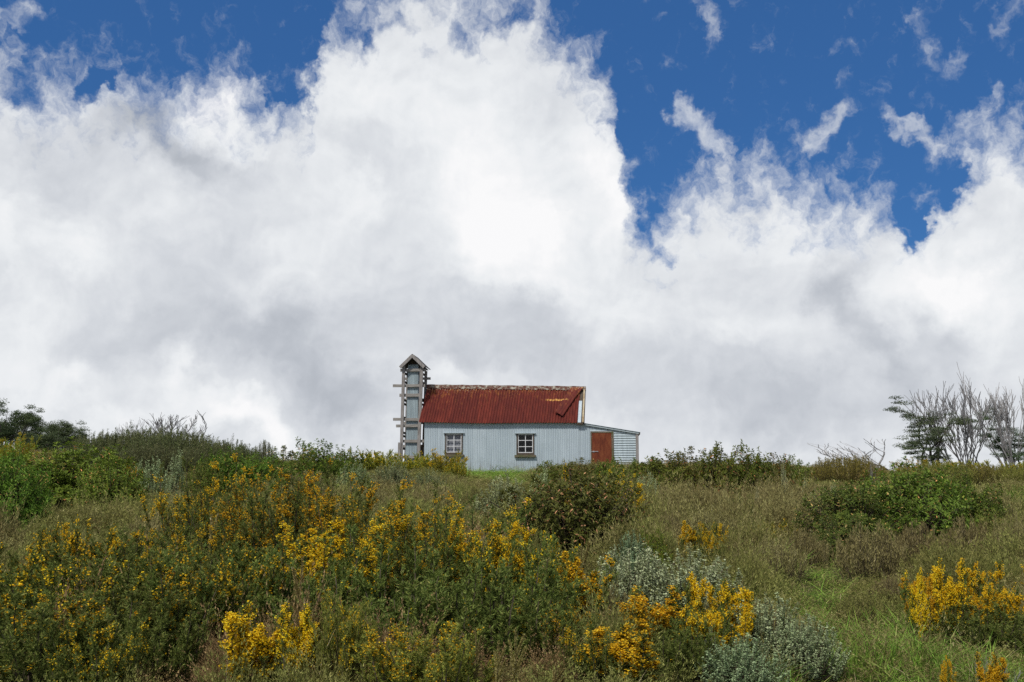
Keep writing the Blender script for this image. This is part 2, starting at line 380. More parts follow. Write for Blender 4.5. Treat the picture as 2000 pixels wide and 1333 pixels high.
m_roof, n, bs, co = surf('red oxide roof paint', 0.75, 0.0, 0.15)
sx_ = n.new('ShaderNodeSeparateXYZ'); n.put(sx_.inputs[0], co)
tone = n.noise(scaled(n, co, (6, 1.2, 1.2)), 1.2, 4, 0.6)
c = n.ramp(tone, [(0.25, (0.060, 0.012, 0.010, 1)), (0.5, (0.110, 0.020, 0.014, 1)), (0.75, (0.165, 0.032, 0.020, 1))])
wn = n.new('ShaderNodeTexWhiteNoise', noise_dimensions='1D'); n.put(wn.inputs['W'], n.math('FLOOR', n.math('DIVIDE', sx_.outputs[0], 0.66)))
c = n.mix(n.math('MULTIPLY', wn.outputs[0], 0.5), c, (0.055, 0.011, 0.010, 1))
# rust and bare patches: most near the ridge, running down the troughs
hz = n.maprange(sx_.outputs[2], 2.5, 4.4, 0.0, 1.0, 'LINEAR')
rn = n.noise(scaled(n, co, (7, 2.0, 2.0)), 1.5, 5, 0.7)
rk = n.math('ADD', rn, n.math('MULTIPLY_ADD', n.math('POWER', hz, 2), 0.17, -0.10))
c = n.mix(n.maprange(rk, 0.50, 0.66, 0, 0.75), c, (0.22, 0.075, 0.022, 1))
c = n.mix(n.maprange(n.math('ADD', n.noise(scaled(n, co, (9, 4, 4)), 2.2, 5, 0.7), n.math('MULTIPLY_ADD', n.math('POWER', hz, 4), 0.22, -0.10)), 0.61, 0.68, 0, 0.9), c, (0.46, 0.27, 0.09, 1))
c = n.mix(n.maprange(n.math('ADD', n.noise(scaled(n, co, (11, 5, 5)), 1.7, 4, 0.7), n.math('MULTIPLY_ADD', n.math('POWER', hz, 7), 0.36, -0.14)), 0.57, 0.67, 0, 0.8), c, (0.42, 0.36, 0.30, 1))
# one scratched band of bare yellow metal
bx = n.math('MULTIPLY', n.maprange(sx_.outputs[0], 5.95, 6.25, 0, 1), n.maprange(sx_.outputs[0], 7.0, 7.25, 1, 0))
bz = n.maprange(n.math('ABSOLUTE', n.math('SUBTRACT', sx_.outputs[2], n.math('MULTIPLY_ADD', n.noise(co, 3.0, 3), 0.25, 3.47))), 0.0, 0.07, 1, 0)
c = n.mix(n.math('MULTIPLY', n.math('MULTIPLY', bx, bz), n.maprange(n.noise(co, 9, 3, 0.6), 0.40, 0.52, 0, 1)), c, (0.55, 0.30, 0.08, 1))
n.put(bs.inputs['Base Color'], c)

m_ridge, n, bs, co = surf('lichened ridge cap', 0.85, 0.0, 0.2)
r1 = n.noise(co, 6, 5, 0.7)
c = n.ramp(r1, [(0.34, (0.06, 0.018, 0.014, 1)), (0.47, (0.10, 0.045, 0.032, 1)), (0.54, (0.15, 0.125, 0.10, 1)), (0.66, (0.32, 0.30, 0.25, 1))])
n.put(bs.inputs['Base Color'], c)

def wood(name, dark, light, axis=(4, 4, 0.5), brown=None):
    m, n, bs, co = surf(name, 0.9, 0.0, 0.15)
    gr = n.noise(scaled(n, co, axis), 6, 5, 0.65); bl = n.noise(co, 2.1, 3)
    c = n.ramp(gr, [(0.28, dark), (0.5, tuple((d + l) / 2 for d, l in zip(dark, light))), (0.72, light)])
    if brown: c = n.mix(n.maprange(bl, 0.45, 0.65, 0, 0.7), c, brown)
    n.put(bs.inputs['Base Color'], c)
    bp = n.new('ShaderNodeBump'); bp.inputs['Distance'].default_value = 0.006; n.put(bp.inputs['Height'], gr); n.put(bs.inputs['Normal'], bp.outputs[0])
    return m
m_post = wood('weathered post timber', (0.13, 0.12, 0.115, 1), (0.33, 0.31, 0.30, 1))
m_rail = wood('weathered rail timber', (0.14, 0.13, 0.12, 1), (0.34, 0.32, 0.30, 1), (0.5, 4, 4))
m_dark = wood('dark weathered timber', (0.035, 0.028, 0.022, 1), (0.12, 0.10, 0.08, 1), brown=(0.075, 0.055, 0.04, 1))
m_sill = wood('mossy sill timber', (0.06, 0.05, 0.038, 1), (0.20, 0.16, 0.12, 1), (0.6, 4, 4), brown=(0.07, 0.085, 0.03, 1))
m_cream = wood('cream barge board', (0.30, 0.25, 0.16, 1), (0.50, 0.43, 0.30, 1), (3, 3, 1.2), brown=(0.25, 0.17, 0.09, 1))
m_white, n, bs, co = surf('flaked white paint', 0.6)
n.put(bs.inputs['Base Color'], n.ramp(n.noise(co, 14, 4, 0.7), [(0.3, (0.36, 0.36, 0.36, 1)), (0.55, (0.62, 0.63, 0.65, 1))]))
m_capiron, n, bs, co = surf('blackened cap iron', 0.7, 0.0, 0.25)
n.put(bs.inputs['Base Color'], n.ramp(n.noise(co, 5, 4, 0.7), [(0.3, (0.02, 0.02, 0.022, 1)), (0.7, (0.075, 0.07, 0.068, 1))]))
m_door, n, bs, co = surf('rusted red door', 0.75, 0.0, 0.2)
a = n.noise(scaled(n, co, (3, 3, 1.0)), 1.8, 5, 0.7)
c = n.ramp(a, [(0.28, (0.070, 0.015, 0.009, 1)), (0.5, (0.140, 0.034, 0.014, 1)), (0.72, (0.20, 0.068, 0.026, 1))])
c = n.mix(n.maprange(n.noise(scaled(n, co, (6, 6, 1.5)), 3, 4, 0.7), 0.60, 0.72, 0, 0.6), c, (0.16, 0.075, 0.04, 1))
n.put(bs.inputs['Base Color'], c)
m_iron, n, bs, co = surf('grey iron bolt', 0.5, 0.3, 0.4); bs.inputs['Base Color'].default_value = (0.32, 0.32, 0.33, 1)
m_inside, n, bs, co = surf('dim interior boards', 0.9); bs.inputs['Base Color'].default_value = (0.014, 0.012, 0.010, 1)
m_curtain, n, bs, co = surf('faded curtain', 0.95)
n.put(bs.inputs['Base Color'], n.ramp(n.noise(scaled(n, co, (8, 8, 0.6)), 3, 3), [(0.3, (0.20, 0.195, 0.215, 1)), (0.7, (0.32, 0.31, 0.34, 1))]))
m_glass, n, o = material('old window glass')
tr = n.new('ShaderNodeBsdfTransparent'); tr.inputs[0].default_value = (0.85, 0.88, 0.9, 1); gl = n.new('ShaderNodeBsdfGlossy'); gl.inputs['Roughness'].default_value = 0.04
co = n.new('ShaderNodeTexCoord').outputs['Object']; bp = n.new('ShaderNodeBump'); bp.inputs['Distance'].default_value = 0.02; bp.inputs['Strength'].default_value = 0.3
n.put(bp.inputs['Height'], n.noise(co, 3.5, 2)); n.put(gl.inputs['Normal'], bp.outputs[0])
mx = n.new('ShaderNodeMixShader'); mx.inputs[0].default_value = 0.03; n.put(mx.inputs[1], tr.outputs[0]); n.put(mx.inputs[2], gl.outputs[0]); n.put(o.inputs[0], mx.outputs[0])

hut = empty('hut', (-4.386, 50.0, 2.182), (0, 0, R(-5)))
tag(hut, 'weathered blue grey corrugated iron hut with red roof and timber framed chimney on the hilltop', 'hut')
X1, DEP = 7.74, 3.15
ZB = -0.7
def eave(x): return 2.43 - 0.009 * x
def ridge(x): return 4.44 - 0.020 * x
W = [(1.09, 1.90, 0.93, 1.86), (4.67, 5.47, 0.90, 1.83)]     # window openings x0, x1, z0, z1
w = MB()
X_, Z_, Y_ = (1, 0, 0), (0, 0, 1), (0, 1, 0)
def panel(x0, x1, z0, z1): w.corr((x0, 0, z0), X_, Z_, x1 - x0, z1 - z0, 0.088, 0.008, ph=x0)
panel(0, W[0][0], ZB, 2.46); panel(W[0][0], W[0][1], ZB, W[0][2]); panel(W[0][0], W[0][1], W[0][3], 2.46)
panel(W[0][1], W[1][0], ZB, 2.46); panel(W[1][0], W[1][1], ZB, W[1][2]); panel(W[1][0], W[1][1], W[1][3], 2.46)
panel(W[1][1], X1, ZB, 2.44)
# end walls and back wall, up to the gable
w.corr((0, DEP, ZB), X_, Z_, X1, 3.1, 0.088, 0.008)
for x in (0.0, X1):
    w.add([(x, 0, ZB), (x, DEP, ZB), (x, DEP, eave(x)), (x, DEP / 2, ridge(x) - 0.12), (x, 0, eave(x))], [(0, 1, 2, 3, 4)])
w.build('wall', m_wall, hut)
fl = MB(); fl.box(0.03, X1 - 0.03, 0.05, DEP - 0.05, 0.02, 0.06); fl.box(0.03, X1 - 0.03, DEP - 0.09, DEP - 0.03, 0.06, 2.4)
fl.box(3.2, 3.26, 0.05, DEP - 0.1, 0.06, 2.4); fl.box(0.03, X1 - 0.03, 0.03, DEP - 0.03, 2.40, 2.42)
fl.build('interior_lining', m_inside, hut)

# roof: front slope of ridged sheets fanning very slightly, and the back slope
def slope(x0e, x1e, x0r, x1r, ye, yr, name, lift=0.0, nt_=10):
    r = MB(); wid = x1e - x0e; nu = int(wid / 0.135 * 6)
    for j in range(nt_ + 1):
        t = j / nt_
        for i in range(nu + 1):
            s_ = i / nu
            xe = x0e + wid * s_; xr = x0r + (x1r - x0r) * s_; x = xe + (xr - xe) * t
            sag = -0.035 * math.exp(-((x - 3.0) / 1.6) ** 2) * (1 - t)
            p = Vector((x, ye + (yr - ye) * t, eave(xe) + (ridge(xr) - eave(xe)) * t + sag))
            nn = Vector((0, -0.72 if yr > ye else 0.72, 0.69))
            am = 0.030
            p += nn * (am * math.sin(2 * math.pi * xe / 0.135) + lift + 0.004 * math.sin(xe * 2.3 + j))
            r.v.append(tuple(p))
    for j in range(nt_):
        for i in range(nu):
            k = j * (nu + 1) + i; r.f.append((k, k + 1, k + nu + 2, k + nu + 1))
    return r.build(name, m_roof, hut, smooth=True)
rf = slope(-0.25, 7.66, -0.12, 7.80, -0.20, DEP / 2, 'roof_sheeting')
slope(-0.25, 7.95, -0.12, 7.98, DEP + 0.20, DEP / 2, 'roof_sheeting')
# right end, where the outer sheet has been peeled back by the wind: pale lining strip and cream barge board
def on_roof(x, t, h=0.0):
    return Vector((x, -0.20 + (DEP / 2 + 0.20) * t - 0.72 * h, eave(x) + (ridge(x) - eave(x)) * t + 0.69 * h))
st = MB()
for k in range(1):
    st.add([on_roof(7.67, 0.02, -0.02), on_roof(7.83, 0.02, -0.02), on_roof(7.88, 0.62, -0.02), on_roof(7.72, 0.62, -0.02)], [(0, 1, 2, 3)])
st.build('lining_strip', m_wall, hut)
ul = MB(); ul.add([on_roof(7.60, 0.0, -0.06), on_roof(7.95, 0.0, -0.06), on_roof(7.99, 0.98, -0.06), on_roof(7.74, 0.98, -0.06)], [(0, 1, 2, 3)]); ul.build('underlay_board', m_dark, hut)
bb = MB(); bb.beam(on_roof(7.925, 0.01, 0.0), on_roof(7.985, 0.93, 0.0), 0.07, 0.06, up=(0, -0.72, 0.69))
bb.build('barge_board', m_cream, hut, 0.006)
be = MB(); be.beam(on_roof(7.985, -0.01, -0.03), on_roof(8.045, 0.96, -0.03), 0.035, 0.12, up=(0, -0.72, 0.69)); be.box(7.62, 7.93, -0.20, -0.06, 2.28, 2.38)
be.build('end_rafter', m_dark, hut)
# the peeled sheet itself, folded along a diagonal and lying on the roof
fs_ = MB(); A = [(7.96, 0.975), (7.60, 0.72), (7.22, 0.40), (6.92, 0.14)]; B = [(7.30, 0.955), (7.06, 0.74), (6.78, 0.48), (6.52, 0.24)]
NL, NW = 24, 12
for j in range(NL + 1):
    q = j / NL * 3; i0 = min(int(q), 2); fr = q - i0
    ax_ = [A[i0][k] + (A[i0 + 1][k] - A[i0][k]) * fr for k in (0, 1)]; bx_ = [B[i0][k] + (B[i0 + 1][k] - B[i0][k]) * fr for k in (0, 1)]
    for i in range(NW + 1):
        s_ = i / NW
        h = 0.05 + 0.10 * math.sin(math.pi * min(1, (1 - s_) * 0.62 + 0.30)) * (0.35 + 0.65 * j / NL) + 0.012 * math.sin(s_ * 6.28 * 3.5)
        x = ax_[0] + (bx_[0] - ax_[0]) * s_; t = ax_[1] + (bx_[1] - ax_[1]) * s_
        fs_.v.append(tuple(on_roof(x, t, h)))
for j in range(NL):
    for i in range(NW):
        k = j * (NW + 1) + i; fs_.f.append((k, k + NW + 1, k + NW + 2, k + 1))
fo = fs_.build('peeled_sheet', m_roof, hut, smooth=True); sm = fo.modifiers.new('thick', 'SOLIDIFY'); sm.thickness = 0.012
fo['label'] = 'loose red roofing sheet folded back over the roof corner'
# ridge cap
rc = MB()
for sgn in (-1, 1):
    pts_ = []
    nseg = 90
    for i in range(nseg + 1):
        x = -0.17 + 8.24 * i / nseg
        zr = ridge(x) + 0.055 + 0.008 * math.sin(i * 0.7)
        low = 0.25 + 0.04 * math.sin(i * 1.9) * math.sin(i * 0.37)
        pts_.append([(x, DEP / 2, zr), (x, DEP / 2 + sgn * low * 0.75, zr - low * 0.86)])
    vs_ = [p for a in pts_ for p in a]
    rc.add(vs_, [(2 * i, 2 * i + 1, 2 * i + 3, 2 * i + 2) for i in range(nseg)])
rc.build('ridge_cap', m_ridge, hut)

# windows
for k, (x0, x1, z0, z1) in enumerate(W):
    wd = empty('window', (0, 0, 0)); wd.parent = hut
    fr = MB()
    fr.box(x0 - 0.035, x0 + 0.02, -0.045, 0.08, z0 - 0.10, z1 + 0.02); fr.box(x1 - 0.02, x1 + 0.035, -0.045, 0.08, z0 - 0.10, z1 + 0.02)
    fr.box(x0 + 0.025, x1 - 0.025, -0.04, 0.08, z0 - 0.10, z0 + 0.0)
    fr.build('frame', m_dark, wd, 0.004)
    hd = MB(); hd.box(x0 - 0.12, x1 + 0.12, -0.10, 0.0, z1 + 0.022, z1 + 0.05); hd.build('flashing', m_flash, wd)
    sl = MB(); sl.box(x0 - (0.02 if k == 0 else 0.13), x1 + (0.12 if k == 0 else 0.12), -0.13, 0.02, z0 - 0.215, z0 - 0.102); sl.build('sill', m_sill, wd, 0.008)
    sa = MB(); a0, a1, b0, b1 = x0 + 0.027, x1 - 0.027, z0 + 0.002, z1 - 0.005
    bw = 0.036
    sa.box(a0, a0 + bw, 0.0, 0.04, b0, b1); sa.box(a1 - bw, a1, 0.0, 0.04, b0, b1)
    sa.box(a0 + bw, a1 - bw, 0.0, 0.04, b0, b0 + bw); sa.box(a0 + bw, a1 - bw, 0.0, 0.04, b1 - bw, b1)
    xm = (a0 + a1) / 2; sa.box(xm - 0.018, xm + 0.018, 0.003, 0.037, b0 + bw, b1 - bw)
    for q in (1, 2):
        zz = b0 + (b1 - b0) * q / 3; sa.box(a0 + bw, xm - 0.018, 0.005, 0.035, zz - 0.016, zz + 0.016); sa.box(xm + 0.018, a1 - bw, 0.005, 0.035, zz - 0.016, zz + 0.016)
    sa.build('sash', m_white, wd)
    pa = MB(); pa.add([(a0 + 0.02, 0.02, b0 + 0.02), (a1 - 0.02, 0.02, b0 + 0.02), (a1 - 0.02, 0.02, b1 - 0.02), (a0 + 0.02, 0.02, b1 - 0.02)], [(0, 1, 2, 3)])
    pa.build('pane', m_glass, wd)
    if k == 0:
        ct = MB(); nn = 26
        vs_ = []
        for i in range(nn + 1):
            x = x0 + (x1 - x0) * i / nn; y = 0.13 + 0.012 * math.sin(i * 1.5); vs_ += [(x, y, z0 - 0.03), (x, y, z1)]
        ct.add(vs_, [(2 * i, 2 * i + 2, 2 * i + 3, 2 * i + 1) for i in range(nn)]); ct.build('curtain', m_curtain, wd)

# lean-to shed on the right end
def ltop(x): return 2.36 - 0.168 * (x - 7.74)
lw = MB()
for i in range(6):      # upright sheet beside the corner, cut to the roof slope
    xa = 7.745 + i * 0.09; lw.corr((xa, 0.006, ZB), X_, Z_, 0.09, ltop(xa + 0.045) - ZB - 0.02, 0.088, 0.008, ph=xa)
lw.build('lean_to_wall', m_wall, hut)
lr = MB()
def ribbed(x0, x1, z0, z1f):
    nz = 60; vs_ = []; fs2 = []
    zt0, zt1 = z1f(x0), z1f(x1)
    pts_z = np.arange(z0, max(zt0, zt1) + 0.001, 0.018)
    rows = []
    for z in pts_z:
        y = 0.012 * math.sin(2 * math.pi * z / 0.118)
        rows.append([(x0, y, min(z, zt0)), (x1, y, min(z, zt1))])
    vs_ = [p for r_ in rows for p in r_]
    lr.add(vs_, [(2 * i, 2 * i + 1, 2 * i + 3, 2 * i + 2) for i in range(len(rows) - 1)])
ribbed(9.43, 10.50, ZB, lambda x: ltop(x) - 0.03)
ribbed(8.285, 9.43, 1.945, lambda x: ltop(x) - 0.03)
lr.build('ribbed_wall', m_lean, hut)
le = MB(); le.corr((10.60, 0.02, ZB), Y_, Z_, 2.9, ltop(10.6) - ZB - 0.03, 0.088, 0.008); le.corr((7.8, 2.95, ZB), X_, Z_, 2.8, 2.4, 0.088, 0.008)
le.build('lean_to_wall', m_wall, hut)
lp = MB(); lp.box(10.50, 10.64, -0.05, 0.09, ZB, ltop(10.57) - 0.03); lp.build('corner_post', m_post, hut, 0.01)
rl = MB(); dirx = Vector((1, 0, -0.168)).normalized()
rl.corr(Vector((7.76, -0.12, ltop(7.76) + 0.03)), Y_, dirx, 3.2, 3.02, 0.09, 0.014)
rl.build('lean_to_roof', m_lean, hut)
fa = MB(); fa.beam((7.70, -0.07, ltop(7.70) - 0.01), (10.68, -0.07, ltop(10.68) - 0.01), 0.028, 0.10, up=(0, 0, 1)); fa.build('fascia', m_flash, hut)
en = MB(); en.box(10.645, 10.72, -0.13, 3.0, ltop(10.7) - 0.07, ltop(10.7) - 0.02); en.build('gutter_board', m_dark, hut)
dr = MB(); dr.box(8.352, 9.315, -0.02, 0.03, ZB, 1.87)
door = dr.build('door', m_door, hut, 0.004)
lt = MB(); lt.box(8.30, 8.66, -0.045, -0.021, 0.945, 0.975); lt.box(8.40, 8.47, -0.05, -0.0215, 0.925, 0.995); lt.beam((8.60, -0.05, 0.99), (8.66, -0.05, 0.93), 0.02, 0.02)
lt.build('bolt', m_iron, door)
df = MB(); df.box(8.285, 8.35, -0.035, 0.06, ZB, 1.94); df.box(9.317, 9.425, -0.035, 0.06, ZB, 1.94); df.box(8.35, 9.317, -0.034, 0.06, 1.872, 1.938)
df.build('door_frame', m_sill, hut, 0.006)

# chimney: iron flue standing in a tall grey timber frame under a little gabled cap
ch = empty('chimney', (0, 0, 0)); ch.parent = hut
def post(p, q, wx, wy, mat=m_post):
    b = MB(); b.beam(p, q, wx, wy, up=(0, 1, 0)); return b.build('post', mat, ch, 0.008)
post((-1.265, 0.44, ZB), (-1.185, 0.44, 5.42), 0.155, 0.09)
post((-0.395, 0.44, ZB), (-0.255, 0.44, 5.42), 0.165, 0.09)
post((-1.345, 0.38, ZB), (-1.325, 0.38, 1.45), 0.15, 0.08)
post((-1.27, 1.62, ZB), (-1.19, 1.62, 5.2), 0.14, 0.09)
post((-0.36, 1.62, ZB), (-0.24, 1.62, 5.2), 0.14, 0.09)
fb = MB()
for z0, z1, a0, a1, b0, b1 in ((ZB, 5.42, -1.10, -0.45, -1.00, -0.46),):
    for (xa, xb, ya, yb) in ((a0, a1, b0, b1),):
        n_ = 44
        def side(P0, P1, Q0, Q1):
            vs_ = []
            nrm = (Vector(P1) - Vector(P0)).cross(Vector(Q0) - Vector(P0)).normalized()
            for i in range(n_ + 1):
                s_ = i / n_; off = nrm * (0.009 * math.sin(s_ * 2 * math.pi * 7))
                vs_ += [Vector(P0).lerp(Vector(P1), s_) + off, Vector(Q0).lerp(Vector(Q1), s_) + off]
            fb.add(vs_, [(2 * i, 2 * i + 2, 2 * i + 3, 2 * i + 1) for i in range(n_)])
        yF, yR = 0.60, 1.45
        side((a0, yF, z0), (a1, yF, z0), (b0, yF, z1), (b1, yF, z1)); side((a1, yF, z0), (a1, yR, z0), (b1, yF, z1), (b1, yR, z1))
        side((a1, yR, z0), (a0, yR, z0), (b1, yR, z1), (b0, yR, z1)); side((a0, yR, z0), (a0, yF, z0), (b0, yR, z1), (b0, yF, z1))
fb.build('flue', m_flue, ch)
def rail(p, q, h=0.14, t=0.05, mat=m_rail):
    b = MB(); b.beam(p, q, t, h, up=(0, 0, 1)) if abs(p[0] - q[0]) < 0.01 else b.beam(p, q, t, h, up=(0, 0, 1)); return b.build('rail', mat, ch, 0.006)
for z, xa, xb, dz in ((5.13, -1.38, -0.04, 0), (4.34, -1.75, -0.08, -.01), (3.85, -1.40, -0.33, 0), (2.63, -1.71, -0.36, -.02), (2.29, -1.55, -0.38, 0.01), (1.52, -1.18, -0.10, 0), (0.72, -1.2, -0.4, 0)):
    rail((xa, 0.515, z), (xb, 0.515, z + dz), 0.145 if z != 3.85 else 0.16)
for z, xa, xb in ((4.80, -1.35, 0.02), (3.7, -1.4, -0.2), (2.5, -1.5, -0.2), (1.3, -1.4, -0.2)):
    rail((xa, 1.54, z), (xb, 1.54, z), 0.13)
for z in (5.0, 4.55, 3.62, 3.42, 2.72, 1.95, 1.78, 1.15):
    rail((-1.20, 0.49, z), (-1.19, 1.66, z), 0.11, 0.06, m_dark)
    if z > 2: rail((-0.33, 0.49, z), (-0.325, 1.66, z), 0.11, 0.05, m_dark)
cp = MB(); AP = (-0.715, 5.93)
for sx2, ex in ((-1, -1.385), (1, -0.045)):
    P = Vector((ex, 0.26, 5.30)); Q = Vector((AP[0], 0.26, AP[1])); d_ = Q - P
    if sx2 < 0: cp.corr(P, (0, 1, 0), d_.normalized(), 1.62, d_.length, 0.09, 0.012)
    else: cp.corr(P, (0, 1, 0), d_.normalized(), 1.62, d_.length, 0.09, 0.012)
co_ = cp.build('cap_roof', m_capiron, ch); so = co_.modifiers.new('thick', 'SOLIDIFY'); so.thickness = 0.015
gb = MB(); gb.beam((-1.34, 0.24, 5.24), (-0.70, 0.24, 5.86), 0.05, 0.16, up=(-0.68, 0, 0.73)); gb.beam((-0.09, 0.245, 5.24), (-0.73, 0.245, 5.86), 0.05, 0.16, up=(0.68, 0, 0.73))
gb.build('barge_board', m_post, ch, 0.006)
gp_ = MB(); gp_.add([(-1.3, 0.72, 5.25), (-0.12, 0.72, 5.25), (-0.715, 0.72, 5.88)], [(0, 1, 2)]); gp_.build('gable_panel', m_dark, ch)
gq = MB(); gq.add([(-1.3, 1.74, 5.25), (-0.12, 1.74, 5.25), (-0.715, 1.74, 5.88)], [(0, 1, 2)]); gq.build('gable_panel', m_dark, ch)
hb = MB(); hb.box(-0.33, -0.03, 0.75, 2.5, ZB, 1.35); hb.box(-0.22, -0.03, 0.80, 2.4, 1.35, 2.1); hb.build('hearth_box', m_dark, ch)
# ------------------------------------------------------------------ plants: builders
def unit(a): return a / np.maximum(np.linalg.norm(a, axis=-1, keepdims=True), 1e-9)
def rand_dir(r, n): return unit(r.normal(size=(n, 3)))
def perp(d, r):
    return unit(np.cross(d, rand_dir(r, len(d))))
T_TRI = (np.array([[0, .5, 0], [0, -.5, 0], [1, 0, 0]]), np.array([[0, 1, 2]]))
T_DIA = (np.array([[0, 0, 0], [.45, .5, .10], [.45, -.5, .10], [1, 0, -.08]]), np.array([[0, 1, 3], [0, 3, 2]]))
T_LAN = (np.array([[0, 0, 0], [.38, .5, .05], [.38, -.5, .05], [.75, .34, .0], [.75, -.34, .0], [1, 0, -.14], [.5, 0, -.03]]),
         np.array([[0, 1, 6], [0, 6, 2], [1, 3, 6], [3, 5, 6], [6, 5, 4], [6, 4, 2]]))
class Mesh:
    """collects triangles with one random number per face"""
    def __init__(s): s.V = []; s.F = []; s.A = []; s.n = 0
    def raw(s, v, f, a):
        s.V.append(v); s.F.append(f + s.n); s.A.append(a); s.n += len(v)
    def leaves(s, o, d, nrm, L, Wd, T, a):
        tv, tf = T; b = unit(np.cross(d, nrm)); nn = np.cross(b, d)
        L = np.broadcast_to(L, len(o))[:, None, None]; Wd = np.broadcast_to(Wd, len(o))[:, None, None]
        v = o[:, None] + d[:, None] * (tv[None, :, 0:1] * L) + b[:, None] * (tv[None, :, 1:2] * Wd) + nn[:, None] * (tv[None, :, 2:3] * L)
        k = len(tv); f = (tf[None] + (np.arange(len(o)) * k)[:, None, None]).reshape(-1, 3)
        s.raw(v.reshape(-1, 3), f, np.repeat(np.broadcast_to(a, len(o)), len(tf)))
    def tube(s, pts, r0, r1, sides=3, a=0.5):
        pts = np.asarray(pts, float); m = len(pts)
        d = unit(np.gradient(pts, axis=0)); ref = np.array([0.31, 0.2, 0.93]) if abs(d[0, 2]) < .9 else np.array([1., .1, 0])
        b = unit(np.cross(d, ref)); c = np.cross(d, b); rr = np.linspace(r0, r1, m)[:, None, None]
        th = np.arange(sides) * 2 * math.pi / sides
        v = pts[:, None] + rr * (np.cos(th)[None, :, None] * b[:, None] + np.sin(th)[None, :, None] * c[:, None])
        f = []
        for i in range(m - 1):
            for j in range(sides):
                p, q = i * sides + j, i * sides + (j + 1) % sides
                f += [(p, q, q + sides), (p, q + sides, p + sides)]
        s.raw(v.reshape(-1, 3), np.array(f), np.full(len(f), a))
    def mesh(s, name, mat):
        return np_mesh(name, np.concatenate(s.V), np.concatenate(s.F), mat, np.concatenate(s.A))

def leafmat(name, stops, trans=0.25, rough=0.55, spec=0.25):
    m, n, o = material(name)
    at_ = n.new('ShaderNodeAttribute', attribute_type='GEOMETRY', attribute_name='rnd')
    oi = n.new('ShaderNodeObjectInfo')
    c = n.ramp(at_.outputs['Fac'], [(p, (*k, 1)) for p, k in stops])
    c = n.mix(1.0, c, oi.outputs['Color'], 'MULTIPLY')
    hs = n.new('ShaderNodeHueSaturation'); n.put(hs.inputs['Color'], c)
    n.put(hs.inputs['Value'], n.math('MULTIPLY_ADD', oi.outputs['Random'], 0.35, 0.83)); n.put(hs.inputs['Hue'], n.math('MULTIPLY_ADD', oi.outputs['Random'], 0.03, 0.485))
    c = hs.outputs[0]
    bs = n.new('ShaderNodeBsdfPrincipled'); bs.inputs['Roughness'].default_value = rough; bs.inputs['Specular IOR Level'].default_value = spec
    n.put(bs.inputs['Base Color'], c)
    tr = n.new('ShaderNodeBsdfTranslucent'); n.put(tr.inputs[0], c)
    mx = n.new('ShaderNodeMixShader'); mx.inputs[0].default_value = trans; n.put(mx.inputs[1], bs.outputs[0]); n.put(mx.inputs[2], tr.outputs[0])
    n.put(o.inputs[0], mx.outputs[0]); return m
m_broom = leafmat('broom foliage', [(0, (.068, .096, .022)), (.5, (.138, .180, .038)), (.85, (.22, .26, .058)), (1, (.30, .26, .09))], 0.3, 0.6, 0.15)
m_bloom = leafmat('yellow pea flowers', [(0, (.46, .22, .008)), (.25, (.64, .37, .010)), (.7, (.74, .49, .016)), (1, (.80, .60, .05))], 0.25, 0.7, 0.1)
m_pepper = leafmat('glossy leaves', [(0, (0.060, 0.099, 0.017)), (.45, (0.117, 0.171, 0.026)), (.8, (0.202, 0.264, 0.040)), (.9, (0.302, 0.273, 0.058)), (.905, (0.403, 0.205, 0.087)), (1, (0.685, 0.359, 0.174))], 0.2, 0.55, 0.2)
m_pepper2 = leafmat('olive leaves with dry tips', [(0, (0.062, 0.079, 0.016)), (.45, (0.113, 0.132, 0.025)), (.72, (0.186, 0.190, 0.040)), (.78, (0.312, 0.182, 0.062)), (.9, (0.585, 0.330, 0.146)), (1, (0.897, 0.544, 0.281))], 0.2, 0.55, 0.2)
m_silver = leafmat('grey green downy leaves', [(0, (.25, .28, .15)), (.5, (.40, .43, .25)), (.9, (.52, .54, .35)), (1, (.34, .29, .18))], 0.25, 0.9, 0.05)
m_heath = leafmat('dark heath needles', [(0, (.050, .064, .024)), (.5, (.100, .120, .044)), (.85, (.165, .175, .070)), (1, (.25, .20, .10))], 0.2)
m_brown = leafmat('brown olive heath', [(0, (.095, .076, .030)), (.35, (.185, .162, .062)), (.65, (.275, .245, .10)), (.88, (.38, .335, .155)), (.985, (.52, .45, .26)), (1, (.75, .70, .60))], 0.25, 0.9, 0.05)
m_olive = leafmat('olive heath', [(0, (.08, .090, .026)), (.4, (.17, .175, .05)), (.75, (.28, .275, .085)), (.95, (.43, .39, .16)), (1, (.62, .57, .42))], 0.25, 0.9, 0.05)
m_rust = leafmat('rust tipped heath', [(0, (.11, .078, .036)), (.4, (.22, .150, .068)), (.75, (.36, .235, .115)), (.94, (.50, .36, .22)), (.985, (.60, .50, .44)), (1, (.50, .36, .48))], 0.25, 0.9, 0.05)
m_grass = leafmat('green grass', [(0, (.10, .18, .024)), (.5, (.18, .31, .042)), (.85, (.27, .38, .07)), (1, (.46, .40, .17))], 0.3, 0.7, 0.1)
m_straw = leafmat('straw grass', [(0, (0.160, 0.120, 0.058)), (.5, (0.272, 0.216, 0.112)), (1, (0.480, 0.400, 0.240))], 0.2, 0.8, 0.1)
m_gum = leafmat('gum leaves', [(0, (0.034, 0.054, 0.027)), (.5, (0.068, 0.099, 0.044)), (1, (0.145, 0.170, 0.085))], 0.15)
m_bark, n, bs, co = surf('brown stems', 0.9, 0, 0.1)
n.put(bs.inputs['Base Color'], n.ramp(n.noise(co, 9, 3), [(.3, (.035, .026, .02, 1)), (.7, (.10, .08, .06, 1))]))
m_pale, n, bs, co = surf('bleached bark', 0.85, 0, 0.1)
